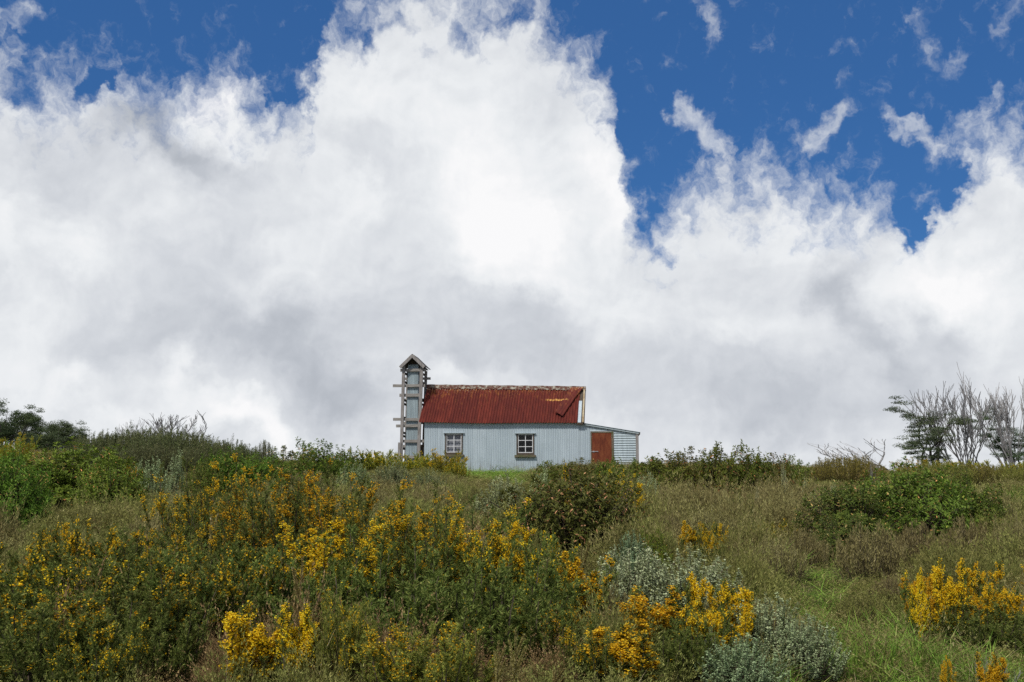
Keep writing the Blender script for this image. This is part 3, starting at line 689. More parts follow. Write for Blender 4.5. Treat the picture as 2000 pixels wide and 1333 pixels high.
n.put(bs.inputs['Base Color'], n.ramp(n.noise(scaled(n, co, (1, 1, .3)), 2.5, 4), [(.3, (.13, .125, .125, 1)), (.7, (.34, .33, .33, 1))]))
m_gumbark, n, bs, co = surf('gum bark', 0.85, 0, 0.1)
n.put(bs.inputs['Base Color'], n.ramp(n.noise(scaled(n, co, (1, 1, .3)), 2.5, 4), [(.3, (.07, .06, .055, 1)), (.7, (.20, .18, .165, 1))]))

def broom(seed, nb=52, bloom=0.5, spread=1.0, H=1.4, fpt=26, low=0.35, ntw=30, bfrom=.42):
    """upright broom: sprays of tiny leaves, yellow flowers up the branches"""
    r = np.random.default_rng(seed); fol, flo, stm = Mesh(), Mesh(), Mesh()
    # a few leading sprays stand above the rest, so that the outline is ragged
    az = r.uniform(0, 2 * math.pi, nb); til = np.radians(r.uniform(2, 27, nb)) * spread; ln = H * r.uniform(.46, .84, nb); lead = r.random(nb) < .24; ln[lead] = H * r.uniform(.9, 1.08, lead.sum())
    base = np.stack([np.cos(az) * .26 * spread * r.random(nb), np.sin(az) * .26 * spread * r.random(nb), np.zeros(nb)], -1)
    bb_ = np.clip(r.beta(.7, .8, nb) * 2.1 * bloom, 0, 1)
    for i in range(nb):
        d0 = np.array([math.cos(az[i]) * math.sin(til[i]), math.sin(az[i]) * math.sin(til[i]), math.cos(til[i])])
        t = np.linspace(0, 1, 6)[:, None]
        wob = rand_dir(r, 1)[0] * np.array([1, 1, 0]) * .05
        pts = base[i] + d0 * t * ln[i] + np.array([d0[0], d0[1], 0]) * (-.22 * ln[i]) * t ** 2 + wob * np.sin(t * 3.0)
        stm.tube(pts, .009, .002, 3, .5)
        s_ = low + (1 - low) * r.random(ntw) ** .8
        k = np.minimum((s_ * 5).astype(int), 4); fr = (s_ * 5 - k)[:, None]
        p0 = pts[k] * (1 - fr) + pts[k + 1] * fr; ax = unit(pts[k + 1] - pts[k])
        out = perp(ax, r); ang = np.radians(r.uniform(14, 48, ntw))[:, None]
        td = unit(ax * np.cos(ang) + out * np.sin(ang) + np.array([0, 0, .25])); tl = (r.uniform(.09, .24, ntw) * (1.25 - .7 * s_)) * min(1, .45 + .4 * H)
        m = 30
        q = r.random((ntw, m)); lo = (p0[:, None] + td[:, None] * (q * tl[:, None])[..., None]).reshape(-1, 3)
        axr = np.repeat(td, m, 0); side = perp(axr, r); dd = unit(axr * .75 + side * r.uniform(.4, 1.0, (len(axr), 1)))
        fol.leaves(lo, dd, perp(dd, r), r.uniform(.014, .030, len(lo)), r.uniform(.005, .009, len(lo)), T_TRI, r.random(len(lo)) ** 1.2)
        # flowers thickest along upper branches of the sprays in bloom
        pr = bb_[i] * np.clip((s_ - bfrom) * 2.4, 0, 1)
        use = np.where(r.random(ntw) < pr * .75)[0]
        if len(use):
            m2 = max(4, int(fpt * 1.45 * (.35 + bb_[i])))
            q = .40 + .65 * r.random((len(use), m2))
            fo_ = (p0[use][:, None] + td[use][:, None] * (q * tl[use][:, None])[..., None]).reshape(-1, 3) + r.normal(size=(len(use) * m2, 3)) * .011
            dd = rand_dir(r, len(fo_)); dd[:, 2] = abs(dd[:, 2]) * .6; dd = unit(dd)
            fa_ = r.random(len(fo_))
            flo.leaves(fo_, dd, perp(dd, r), r.uniform(.009, .015, len(fo_)), r.uniform(.009, .014, len(fo_)), T_DIA, fa_)
            flo.leaves(fo_, unit(np.cross(dd, rand_dir(r, len(fo_)))), dd, r.uniform(.008, .013, len(fo_)), r.uniform(.008, .012, len(fo_)), T_TRI, fa_)
    return dict(foliage=fol.mesh('broom_foliage', m_broom), blossom=flo.mesh('broom_blossom', m_bloom), stem=stm.mesh('broom_stems', m_bark))

def pepper(seed, tips=620, mat=None, L=.085, nl=12, rx=.8, rz=1.2, lumps=.22):
    """rounded shrub of leafy whorls on forked stems"""
    r = np.random.default_rng(seed); fol, stm = Mesh(), Mesh()
    ph = r.uniform(0, 6.28, 8); kk = r.uniform(1.5, 4.5, (8, 3))
    d = rand_dir(r, tips); d[:, 2] = d[:, 2] * .74 + .30; d = unit(d)
    lump = 1 + lumps * np.mean(np.sin(d @ kk.T * 1.6 + ph), 1) * 2.2
    rad = (1 - .42 * r.random(tips) ** 2.2) * lump * np.where(r.random(tips) < .07, r.uniform(1.04, 1.18, tips), 1)
    p = d * rad[:, None] * np.array([rx, rx, rz * .62]); p[:, 2] += rz * .40
    ok = p[:, 2] > .04; p, d = p[ok], d[ok]; tips = len(p)
    ax = unit(d * .8 + np.array([0, 0, .75]) + r.normal(size=(tips, 3)) * .25)
    tone = r.random(tips)
    for ring, (a0, a1, k, sc, back) in enumerate(((58, 95, nl // 2, 1.0, .05), (25, 58, nl - nl // 2, .82, .02), (70, 115, nl // 2, .9, .11))):
        th = r.uniform(0, 6.28, (tips, k)); a = np.radians(r.uniform(a0, a1, (tips, k)))
        u1 = perp(ax, r); u2 = np.cross(ax, u1)
        o = np.repeat(p - ax * back, k, 0); A = np.repeat(ax, k, 0); U1 = np.repeat(u1, k, 0); U2 = np.repeat(u2, k, 0)
        th, a = th.reshape(-1, 1), a.reshape(-1, 1)
        rd = U1 * np.cos(th) + U2 * np.sin(th); dd = unit(A * np.cos(a) + rd * np.sin(a))
        nn = unit(A * np.sin(a) - rd * np.cos(a) + r.normal(size=dd.shape) * .25)
        tv = np.clip(np.repeat(tone, k) * .35 + r.random(len(o)) * .55, 0, 1)
        dry = r.random(len(o)) < (.045 if ring < 2 else .10); tv = np.where(dry, r.uniform(.8, 1, len(o)), tv * .82)
        fol.leaves(o, dd, nn, L * sc * r.uniform(.7, 1.15, len(o)), L * .24 * r.uniform(.8, 1.2, len(o)), T_LAN, tv)
    for i in range(0, tips, 3):
        b0 = np.array([*(r.normal(size=2) * .07), 0]); mid = b0 * .4 + p[i] * np.array([.45, .45, .6])
        t = np.linspace(0, 1, 5)[:, None]; pts = (1 - t) ** 2 * b0 + 2 * t * (1 - t) * mid + t * t * p[i]
        stm.tube(pts, .012, .004, 3)
    return dict(foliage=fol.mesh('shrub_foliage', mat or m_pepper), stem=stm.mesh('shrub_stems', m_bark))

def silver(seed, shoots=210, H=.85, rx=.5, L=.036):
    r = np.random.default_rng(seed); fol, stm = Mesh(), Mesh()
    for i in range(shoots):
        a = r.uniform(0, 6.28); q = math.sqrt(r.random()); x = np.array([math.cos(a) * q * rx, math.sin(a) * q * rx])
        top = H * (1 - .50 * q * q) * r.uniform(.62, 1.08); sl = r.uniform(.28, .5) * H
        p1 = np.array([x[0], x[1], top]); p0 = np.array([x[0] * .72, x[1] * .72, max(.02, top - sl)])
        bend = np.array([*(r.normal(size=2) * .03), 0]); t = np.linspace(0, 1, 5)[:, None]
        pts = p0 + (p1 - p0) * t + bend * np.sin(t * 3.14)
        stm.tube(np.vstack([[x[0] * .25, x[1] * .25, 0], p0]), .006, .004, 3); stm.tube(pts, .004, .002, 3)
        m = 46; s_ = np.sort(r.random(m)); k = np.minimum((s_ * 4).astype(int), 3); fr = (s_ * 4 - k)[:, None]
        o = pts[k] * (1 - fr) + pts[k + 1] * fr; ax = unit(pts[k + 1] - pts[k]); side = perp(ax, r)
        dd = unit(ax * r.uniform(.35, 1.0, (m, 1)) + side); nn = unit(ax - side * .4 + r.normal(size=(m, 3)) * .2)
        fol.leaves(o, dd, nn, L * r.uniform(.7, 1.2, m) * (1.1 - .4 * s_), L * .5, T_DIA, np.clip(.45 * r.random() + .5 * r.random(m), 0, 1))
    return dict(foliage=fol.mesh('downy_foliage', m_silver), stem=stm.mesh('downy_stems', m_bark))

def heath(seed, stems=320, H=1.2, rx=.75, m=120, mat=None, spikes=22, top=.30):
    """fine upright heath with feathery leading shoots"""
    r = np.random.default_rng(seed); fol, stm = Mesh(), Mesh()
    for i in range(stems):
        a = r.uniform(0, 6.28); q = math.sqrt(r.random()); x = np.array([math.cos(a), math.sin(a)]) * q
        sp = i < spikes; h = H * (1 - .36 * q ** 2) * (r.uniform(.98, 1.12) if sp else r.uniform(.80, .98))
        p0 = np.array([x[0] * rx * .55, x[1] * rx * .55, 0]); p1 = np.array([x[0] * rx, x[1] * rx, h]) + np.array([*(r.normal(size=2) * .04), 0])
        t = np.linspace(0, 1, 5)[:, None]; pts = p0 + (p1 - p0) * t + np.array([x[0], x[1], 0]) * rx * .16 * np.sin(t * 3.14)
        stm.tube(pts[1:], .005, .002, 3)
        s_ = (top if not sp else .45) + (1 - (top if not sp else .45)) * r.random(m) ** .8; k = np.minimum((s_ * 4).astype(int), 3); fr = (s_ * 4 - k)[:, None]
        off = r.normal(size=(m, 3)) * np.array([.032, .032, .02]) * ((1.15 - s_)[:, None] * 1.5 + .1)
        o = pts[k] * (1 - fr) + pts[k + 1] * fr + off; ax = unit(pts[k + 1] - pts[k]); dd = unit(ax + rand_dir(r, m) * .65)
        fol.leaves(o, dd, perp(dd, r), r.uniform(.020, .045, m), r.uniform(.006, .011, m), T_TRI, np.clip(r.random(m) * .7 + .3 * r.random(), 0, 1))
    return dict(foliage=fol.mesh('heath_foliage', mat or m_heath), stem=stm.mesh('heath_stems', m_bark))

def tuft(seed, mat, n=58, H=.5, rx=.24, m=20, L=(.018, .038), curl=.06):
    """one bushy clump of the ground heath"""
    r = np.random.default_rng(seed); f = Mesh()
    a = r.uniform(0, 6.28, n); q = np.sqrt(r.random(n)); h = H * r.uniform(.55, 1.0, n) * (1 - .42 * q ** 2); h[:4] = H * r.uniform(.95, 1.2, 4)
    rd = np.stack([np.cos(a), np.sin(a), np.zeros(n)], -1)
    p0 = rd * (q * rx * .4)[:, None]; p1 = rd * (q * rx)[:, None] + r.normal(size=(n, 3)) * np.array([curl, curl, .02]) * .5; p1[:, 2] += h
    d = unit(p1 - p0); L0 = np.linalg.norm(p1 - p0, axis=1)
    f.leaves(p0, d, perp(d, r), L0 * .9, .0035, T_TRI, r.random(n) * .25)
    tone = r.random(n)
    s_ = .30 + .70 * r.random((n, m)) ** .75; sp = (.020 * (1.15 - s_) + .004)[..., None]
    o = (p0[:, None] + (p1 - p0)[:, None] * s_[..., None] + r.normal(size=(n, m, 3)) * sp).reshape(-1, 3)
    dd = unit(np.repeat(d, m, 0) + rand_dir(r, n * m) * .55)
    f.leaves(o, dd, perp(dd, r), r.uniform(*L, n * m), r.uniform(.005, .009, n * m), T_TRI, np.clip(np.repeat(tone, m) * .62 + r.random(n * m) * .22 + .22 * (s_.ravel() - .5), 0, 1))
    return f.mesh('tuft', mat)

def bush_tuft(seed, mat, n=120, H=.5, rx=.36, m=22, L=(.016, .034)):
    """a rounded bush of heath, dense on the outside"""
    r = np.random.default_rng(seed); f = Mesh()
    a = r.uniform(0, 6.28, n); q = np.sqrt(r.random(n)); rd = np.stack([np.cos(a), np.sin(a), np.zeros(n)], -1)
    p0 = rd * (q * rx * .25)[:, None]; p1 = rd * (q * rx)[:, None]; p1[:, 2] += H * (np.sqrt(np.maximum(0, 1 - .86 * q ** 2)) * r.uniform(.82, 1.06, n)); p1 += r.normal(size=(n, 3)) * .025
    d = unit(p1 - p0); L0 = np.linalg.norm(p1 - p0, axis=1); f.leaves(p0, d, perp(d, r), L0 * .92, .004, T_TRI, r.random(n) * .2)
    tone = r.random(n); s_ = 1 - .55 * r.random((n, m)) ** 1.3
    o = (p0[:, None] + (p1 - p0)[:, None] * s_[..., None] + r.normal(size=(n, m, 3)) * .011).reshape(-1, 3)
    dd = unit(np.repeat(d, m, 0) + np.array([0, 0, .3]) + rand_dir(r, n * m) * .6)
    f.leaves(o, dd, perp(dd, r), r.uniform(*L, n * m), r.uniform(.005, .009, n * m), T_TRI, np.clip(np.repeat(tone, m) * .55 + r.random(n * m) * .30 + .15 * (s_.ravel() - .6), 0, 1))
    return f.mesh('bush_tuft', mat)

def grass_tuft(seed, mat, n=34, H=.26, rx=.14, w=.006):
    r = np.random.default_rng(seed); f = Mesh()
    a = r.uniform(0, 6.28, n); q = np.sqrt(r.random(n)) * rx; p0 = np.stack([np.cos(a) * q, np.sin(a) * q, np.zeros(n)], -1)
    out = rand_dir(r, n); out[:, 2] = 0; h = H * r.uniform(.45, 1.1, n)
    p1 = p0 + np.stack([out[:, 0] * h * .22, out[:, 1] * h * .22, h * .62], -1); p2 = p1 + np.stack([out[:, 0] * h * .42, out[:, 1] * h * .42, h * .30], -1)
    b = unit(np.cross(p1 - p0, out)) * w
    v = np.stack([p0 - b / 2, p0 + b / 2, p1 - b / 2.4, p1 + b / 2.4, p2], 1).reshape(-1, 3)
    fc_ = (np.array([[0, 1, 3], [0, 3, 2], [2, 3, 4]])[None] + (np.arange(n) * 5)[:, None, None]).reshape(-1, 3)
    f.raw(v, fc_, np.repeat(r.random(n), 3)); return f.mesh('grass_tuft', mat)

def grow(r, out, p, d, L, rad, lev, maxlev, fork, ang, tips, up=.12, wob=.16, rmin=.012, shrink=(.55, .85)):
    m = 5; pts = [p]; dd = d
    for i in range(m):
        dd = unit(dd + r.normal(size=3) * wob + np.array([0, 0, up])); pts.append(pts[-1] + dd * L / m)
    r1 = max(rad * .62, rmin); out.tube(np.array(pts), max(rad, rmin), r1 if lev < maxlev else rmin * .7, 4 if lev < 2 else 3)
    if lev >= maxlev: tips.append((pts[-1], dd)); return
    k = r.integers(fork[0], fork[1] + 1)
    for j in range(k):
        a = math.radians(r.uniform(*ang)); nd = unit(dd * math.cos(a) + perp(dd[None], r)[0] * math.sin(a))
        i = m if j == 0 else r.integers(2, m + 1)
        grow(r, out, pts[i], nd, L * r.uniform(*shrink), r1 * (.95 if j == 0 else .75), lev + 1, maxlev, fork, ang, tips, up, wob, rmin, shrink)

def dead_tree(seed, H=6.5, stems=6, lean=(4, 26), maxlev=4, rad=.075, fork=(2, 3), az=None, ang=(9, 30), rmin=.012, wob=.16, up=.12):
    r = np.random.default_rng(seed); o = Mesh(); tips = []
    for i in range(stems):
        a = r.uniform(0, 6.28) if az is None else r.uniform(*az); t = math.radians(r.uniform(*lean))
        d = np.array([math.cos(a) * math.sin(t), math.sin(a) * math.sin(t), math.cos(t)])
        grow(r, o, np.array([*(r.normal(size=2) * .22), -.2]), d, H * .36 * r.uniform(.8, 1.1), rad * r.uniform(.7, 1.1), 0, maxlev, fork, ang, tips, rmin=rmin, wob=wob, up=up)
    return dict(trunk=o.mesh('bare_limbs', m_pale))

def gum_tree(seed, H=5.5, stems=4, lean=(8, 34), clump=(.55, .22), maxlev=2, az=None, leaf=.10, per=130, up=.10, ang=(16, 42)):
    """snow gum: several limbs, flattened clumps of leaves at their ends"""
    r = np.random.default_rng(seed); o = Mesh(); fol = Mesh(); tips = []
    for i in range(stems):
        a = r.uniform(0, 6.28) if az is None else r.uniform(*az); t = math.radians(r.uniform(*lean))
        d = np.array([math.cos(a) * math.sin(t), math.sin(a) * math.sin(t), math.cos(t)])
        grow(r, o, np.array([*(r.normal(size=2) * .2), -.2]), d, H * .46 * r.uniform(.7, 1.1), .10 * r.uniform(.7, 1.1), 0, maxlev, (2, 3), ang, tips, up=up, rmin=.016)
    for p, d in tips:
        k = r.integers(3, 6)
        for j in range(k):
            c = p - d * r.uniform(0, .5) + r.normal(size=3) * np.array([clump[0] * .6, clump[0] * .6, clump[1] * .8]); m = per
            q = rand_dir(r, m) * (r.random((m, 1)) ** .45) * np.array([clump[0], clump[0], clump[1]]) * r.uniform(.55, 1.0)
            q[:, 2] = np.where(q[:, 2] < 0, q[:, 2] * .45, q[:, 2])
            dd = unit(rand_dir(r, m) + np.array([0, 0, -.5]))
            fol.leaves(c + q, dd, perp(dd, r), leaf * r.uniform(.6, 1.3, m), leaf * .34, T_DIA, np.clip(r.random(m) * .8 + .2 * r.random(), 0, 1))
    return dict(crown=fol.mesh('gum_crown', m_gum), trunk=o.mesh('gum_limbs', m_gumbark))

def stalk(seed, H=.8):
    """single tall heath shoot with a furry sleeve of leaves"""
    r = np.random.default_rng(seed); fol, st = Mesh(), Mesh()
    t = np.linspace(0, 1, 7)[:, None]; b = r.normal(size=2) * .05
    main = np.array([0, 0, 0]) + t * np.array([b[0], b[1], H]) + np.sin(t * 3) * np.array([*(r.normal(size=2) * .02), 0])
    st.tube(main, .006, .002, 4)
    shoots = [main]
    for i in range(5):
        k = r.integers(2, 5); a = r.uniform(0, 6.28); l = H * r.uniform(.18, .4)
        shoots.append(main[k] + np.linspace(0, 1, 7)[:, None] * np.array([math.cos(a) * l * .28, math.sin(a) * l * .28, l]))
    for sh_ in shoots:
        m = 420; s_ = .40 + .60 * r.random(m) if sh_ is main else r.random(m); k = np.minimum((s_ * 6).astype(int), 5); fr = (s_ * 6 - k)[:, None]
        o = sh_[k] * (1 - fr) + sh_[k + 1] * fr; ax = unit(sh_[k + 1] - sh_[k]); dd = unit(ax * .9 + perp(ax, r) * r.uniform(.4, .9, (m, 1)))
        fol.leaves(o, dd, perp(dd, r), r.uniform(.018, .034, m) * (1.15 - .45 * s_), .007, T_TRI, r.random(m))
    return dict(foliage=fol.mesh('stalk_foliage', m_brown), stem=st.mesh('stalk_stem', m_bark))
# ------------------------------------------------------------------ plants: where each one stands
def dims(parts):
    me = parts.get('foliage') or parts.get('crown') or parts['trunk']
    v = np.empty(len(me.vertices) * 3, np.float32); me.vertices.foreach_get('co', v); v = v.reshape(-1, 3)
    lo, hi = np.percentile(v, 3, 0), np.percentile(v, 97, 0)
    return ((hi[0] - lo[0]) + (hi[1] - lo[1])) / 2, np.percentile(v[:, 2], 98.5)
_dim = {}; PLANTS = []
prng = random.Random(11)
def plant(name, parts, u, Y, vtop, wpx, label, cat, group, color=(1, 1, 1), rot=None, flat=None, sink=0.03):
    base = on_ground(u, Y)
    k = id(parts.get('foliage') or parts.get('crown') or parts['trunk'])
    if k not in _dim: _dim[k] = dims(parts)
    w0, h0 = _dim[k]
    w = wpx / FPX * Y * 1.04; h = max(0.12, height_to(u, vtop, Y) - base.z + sink)
    PLANTS.append((base.x, base.y, w / 2))
    prng.seed(int(u * 31 + Y * 977))
    root = empty(name, (base.x, base.y, base.z - sink), (0, 0, prng.uniform(0, 6.28) if rot is None else rot))
    root.scale = (w / w0, w / w0 * (flat or 1), h / h0)
    tag(root, label, cat, group)
    for pn, me in parts.items():
        c = link(pn, me, root)
        if pn in ('foliage', 'crown'): c.color = (*color, 1)
    return root

BR_full = [broom(21, bloom=.60, fpt=20, spread=.85, nb=58, bfrom=.25), broom(22, bloom=.60, fpt=20, spread=.85, nb=58, bfrom=.25)]
LOW_OF = {}
BR_spire = [broom(25, bloom=.95, fpt=34, spread=.42, nb=15, ntw=44, bfrom=.15, low=.2), broom(26, bloom=.95, fpt=30, spread=.35, nb=9, ntw=50, bfrom=.2, low=.2)]
BR_some = [broom(31, bloom=.36, fpt=17, nb=66), broom(32, bloom=.32, fpt=17, nb=66), broom(33, bloom=.40, fpt=18, nb=66)]
BR_few = [broom(41, bloom=.26, fpt=11, nb=62), broom(42, bloom=.22, fpt=11, nb=62)]
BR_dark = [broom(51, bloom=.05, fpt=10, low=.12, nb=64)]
for k_, (full_, low_) in enumerate(((BR_spire, [broom(27, bloom=.95, fpt=26, H=.7, spread=.45, nb=18, ntw=36, bfrom=.15, low=.2), broom(28, bloom=.95, fpt=24, H=.7, spread=.4, nb=13, ntw=40, bfrom=.2, low=.2)]),
                                     (BR_full, [broom(23, bloom=.56, fpt=17, H=.66, nb=70, ntw=24, bfrom=.30, spread=1.25), broom(24, bloom=.52, fpt=17, H=.66, nb=70, ntw=24, bfrom=.25, spread=1.25)]),
                                     (BR_some, [broom(34, bloom=.27, fpt=11, H=.66, nb=74, ntw=22, spread=1.2), broom(35, bloom=.24, fpt=11, H=.66, nb=74, ntw=22, spread=1.2)]),
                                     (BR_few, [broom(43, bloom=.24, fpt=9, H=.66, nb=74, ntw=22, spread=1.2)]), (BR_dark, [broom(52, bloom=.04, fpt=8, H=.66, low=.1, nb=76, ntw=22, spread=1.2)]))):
    LOW_OF[id(full_)] = low_
PE_a = [pepper(61, tips=980, L=.075, lumps=.32), pepper(62, tips=980, L=.075, lumps=.38)]
PE_b = [pepper(63, mat=m_pepper2, tips=980, L=.074, lumps=.34), pepper(64, mat=m_pepper2, tips=900, L=.074, lumps=.36)]
PE_far = [pepper(65, tips=560, L=.10, lumps=.42, nl=10), pepper(66, tips=560, L=.10, lumps=.42, nl=10), pepper(67, mat=m_pepper2, tips=560, L=.10, lumps=.45, nl=10)]
SI = [silver(71), silver(72, shoots=160, H=.95), silver(73, shoots=60, rx=.22, H=.9)]
HE = [heath(81), heath(82, spikes=34), heath(83, stems=90, rx=.4, spikes=60)]
HB = [heath(84, stems=150, H=.7, rx=.5, mat=m_brown, m=80, top=.25), heath(85, stems=150, H=.7, rx=.5, mat=m_olive, m=80, top=.25), heath(86, stems=120, H=.6, rx=.45, mat=m_brown, m=80, top=.25, spikes=40)]
BR_gold = [broom(29, bloom=.92, fpt=24, H=.66, nb=66, ntw=26, bfrom=.30, spread=1.15), broom(30, bloom=.88, fpt=24, H=.66, nb=60, ntw=26, bfrom=.25, spread=1.15)]
HD = [heath(87, stems=340, H=.8, rx=.85, m=90, mat=m_olive, spikes=40, top=.12), heath(88, stems=340, H=.8, rx=.85, m=90, mat=m_olive, spikes=50, top=.12)]
ST = [stalk(91), stalk(92), stalk(93)]

GB, GP, GS, GH = 'yellow flowering brooms on the hillside', 'green leafy shrubs on the hillside', 'grey green downy shrubs', 'dark heath shrubs on the skyline'
def B(kind, i, u, Y, vt, w, label, col=(1, 1, 1), **k):
    if id(kind) in LOW_OF and (height_to(u, vt, Y) - on_ground(u, Y).z < .85 or w / FPX * Y > 1.5 * (height_to(u, vt, Y) - on_ground(u, Y).z)): kind = LOW_OF[id(kind)]
    plant('broom_shrub', kind[i % len(kind)], u, Y, vt, w, label, 'shrub', GB, col, **k)
def P(kind, i, u, Y, vt, w, label, col=(1, 1, 1), **k): plant('leafy_shrub', kind[i % len(kind)], u, Y, vt, w, label, 'shrub', GP, col, **k)
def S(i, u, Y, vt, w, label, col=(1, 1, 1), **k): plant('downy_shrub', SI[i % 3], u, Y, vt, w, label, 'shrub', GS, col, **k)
def H(kind, i, u, Y, vt, w, label, col=(1, 1, 1), **k): plant('heath_shrub', kind[i % len(kind)], u, Y, vt, w, label, 'shrub', GH if kind is HE else 'brown heath shrubs on the slope', col, **k)

# big thicket of broom in front
B(BR_some, 0, 395, 10.6, 925, 150, 'tall broom with yellow flowers over a deep dark shaded side, uphill of the thicket')
B(BR_dark, 0, 402, 10.1, 985, 105, 'tall flowerless broom added to darken the shaded hollow below the tall yellow flowered one')  # shrub added to stand in for the shade of the hollow
B(BR_some, 1, 500, 9.9, 948, 190, 'broad broom on the uphill edge of the thicket with small flower tufts along its top')
B(BR_some, 2, 605, 9.5, 938, 190, 'tall broom at the back of the thicket with orange yellow spires')
B(BR_some, 0, 735, 9.2, 965, 170, 'leaning broom of the thicket with a pointed yellow spire directly below the chimney')
B(BR_full, 1, 690, 8.5, 1030, 190, 'densely flowering yellow broom in the very middle of the thicket')
B(BR_some, 1, 860, 8.5, 998, 210, 'rounded broom of the thicket below the left window with two bright yellow heads', rot=1.0)
B(BR_full, 0, 945, 8.8, 1003, 150, 'orange yellow broom of the thicket below the hut wall between the windows')
B(BR_some, 2, 1030, 8.4, 1062, 160, 'sloping broom with yellow flanks beside the dry tipped leafy shrub')
B(BR_spire, 0, 1125, 8.5, 1100, 95, 'slender upright broom spire covered in yellow at the right end of the thicket')
B(BR_few, 0, 555, 8.3, 1075, 230, 'dark green broom low in the thicket with scattered flowers and dim hollows')
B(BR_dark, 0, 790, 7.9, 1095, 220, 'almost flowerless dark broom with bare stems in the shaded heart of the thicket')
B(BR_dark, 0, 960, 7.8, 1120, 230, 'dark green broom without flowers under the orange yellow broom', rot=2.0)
B(BR_few, 1, 1070, 7.6, 1180, 150, 'small dark broom with a few flowers at the foot of the yellow spire')
B(BR_few, 1, 440, 8.2, 1085, 210, 'dark leafy broom with sparse flowers below the deep shaded hollow')
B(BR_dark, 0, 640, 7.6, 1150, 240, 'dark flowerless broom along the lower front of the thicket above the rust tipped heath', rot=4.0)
# broom on the left
B(BR_full, 0, 125, 9.1, 1045, 140, 'bright orange yellow broom alone among sparse brooms below the glossy shrub')
B(BR_few, 0, 235, 9.2, 1055, 220, 'loose grey green broom dotted with small flowers next to the bright orange one')
B(BR_some, 1, 335, 8.9, 1035, 160, 'broom with a ladder of yellow tufts beside the deep dark hollow', rot=2.5)
B(BR_few, 1, 55, 8.3, 1085, 220, 'sparse broom with pinpoint flowers cut by the left edge of the picture')
B(BR_few, 0, 190, 8.0, 1100, 250, 'wide sparse broom in front of the bright orange broom', rot=1.2)
B(BR_few, 1, 320, 7.8, 1100, 230, 'dull green broom with hardly any flowers in front of the ladder flowered broom', rot=3.3)
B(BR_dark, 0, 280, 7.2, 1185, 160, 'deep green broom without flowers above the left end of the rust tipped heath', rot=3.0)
B(BR_some, 1, 65, 6.8, 1165, 240, 'large yellow speckled broom filling the bottom left corner', rot=.7)
B(BR_some, 0, 190, 6.6, 1225, 150, 'low broom with yellow speckles next to the bottom left corner broom', rot=2.2)
# single flower spires at the bottom edge
B(BR_spire, 1, 505, 6.6, 1195, 80, 'thick bright yellow broom spire rising out of the rust tipped heath')
B(BR_spire, 1, 575, 6.6, 1200, 58, 'thin yellow broom spire close beside the thick one', rot=2)
B(BR_some, 1, 668, 6.7, 1180, 95, 'thin branched broom with few yellow tufts beside a tall furry stalk', (1.5, 1.3, 1.2))
B(BR_some, 0, 830, 6.5, 1232, 190, 'low spreading broom with orange tufts at the bottom edge among furry stalks', (1.5, 1.25, 1.1), rot=4)
# brooms to the right of the thicket
B(BR_spire, 1, 1275, 7.5, 1160, 90, 'yellow broom column in front of the pale downy shrub')
B(BR_gold, 0, 1398, 7.6, 1152, 135, 'broad golden broom crown leaning over bare grey twigs beside the downy shrub', rot=1.1)
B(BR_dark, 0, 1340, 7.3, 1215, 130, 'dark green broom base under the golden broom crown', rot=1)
B(BR_spire, 1, 1232, 6.8, 1235, 95, 'golden broom at the bottom edge below the yellow broom column', rot=3)
B(BR_some, 2, 1180, 7.0, 1235, 110, 'small green broom with yellow tips between the thicket and the golden bottom broom')
B(BR_spire, 0, 1347, 13.2, 1028, 38, 'small yellow plume standing in brown heath, the slimmer of a pair')
B(BR_full, 1, 1394, 12.8, 1030, 58, 'small golden broom standing in brown heath beside the slim plume')
B(BR_dark, 0, 1385, 12.3, 1072, 110, 'low green broom skirt below the pair of small yellow plumes')
B(BR_some, 1, 1512, 14.0, 1025, 64, 'faint scattered yellow broom alone in brown heath', (1.3, 1.1, .9))
B(BR_full, 0, 1196, 16.5, 932, 62, 'yellow broom peeping over the top of the dry tipped shrub')
B(BR_spire, 1, 1238, 16.0, 955, 34, 'yellow broom strip hanging by the uphill right flank of the dry tipped shrub')
B(BR_spire, 0, 1116, 15.6, 926, 18, 'tiny yellow plume poking out behind the top of the dry tipped shrub')
B(BR_gold, 1, 1840, 8.6, 1142, 105, 'golden broom with drooping skirts in the low turf, the larger left half of a pair', rot=.4)
B(BR_gold, 0, 1935, 8.7, 1116, 105, 'golden broom with a flat top in the low turf, right half of a pair', rot=2.0)
B(BR_spire, 0, 1800, 8.3, 1128, 30, 'slim golden plume at the outer left of the golden pair')
B(BR_spire, 1, 1862, 8.3, 1108, 42, 'tallest golden plume rising from the golden pair')
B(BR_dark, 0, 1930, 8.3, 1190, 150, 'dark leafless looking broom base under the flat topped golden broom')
B(BR_spire, 0, 1853, 6.4, 1295, 22, 'little yellow broom tip at the bottom edge near the bleached twigs')
B(BR_spire, 1, 1937, 6.4, 1285, 34, 'yellow broom spike in front of the arching bleached twigs')
B(BR_spire, 1, 1995, 10.5, 1140, 40, 'yellow broom cut off by the right edge of the picture')
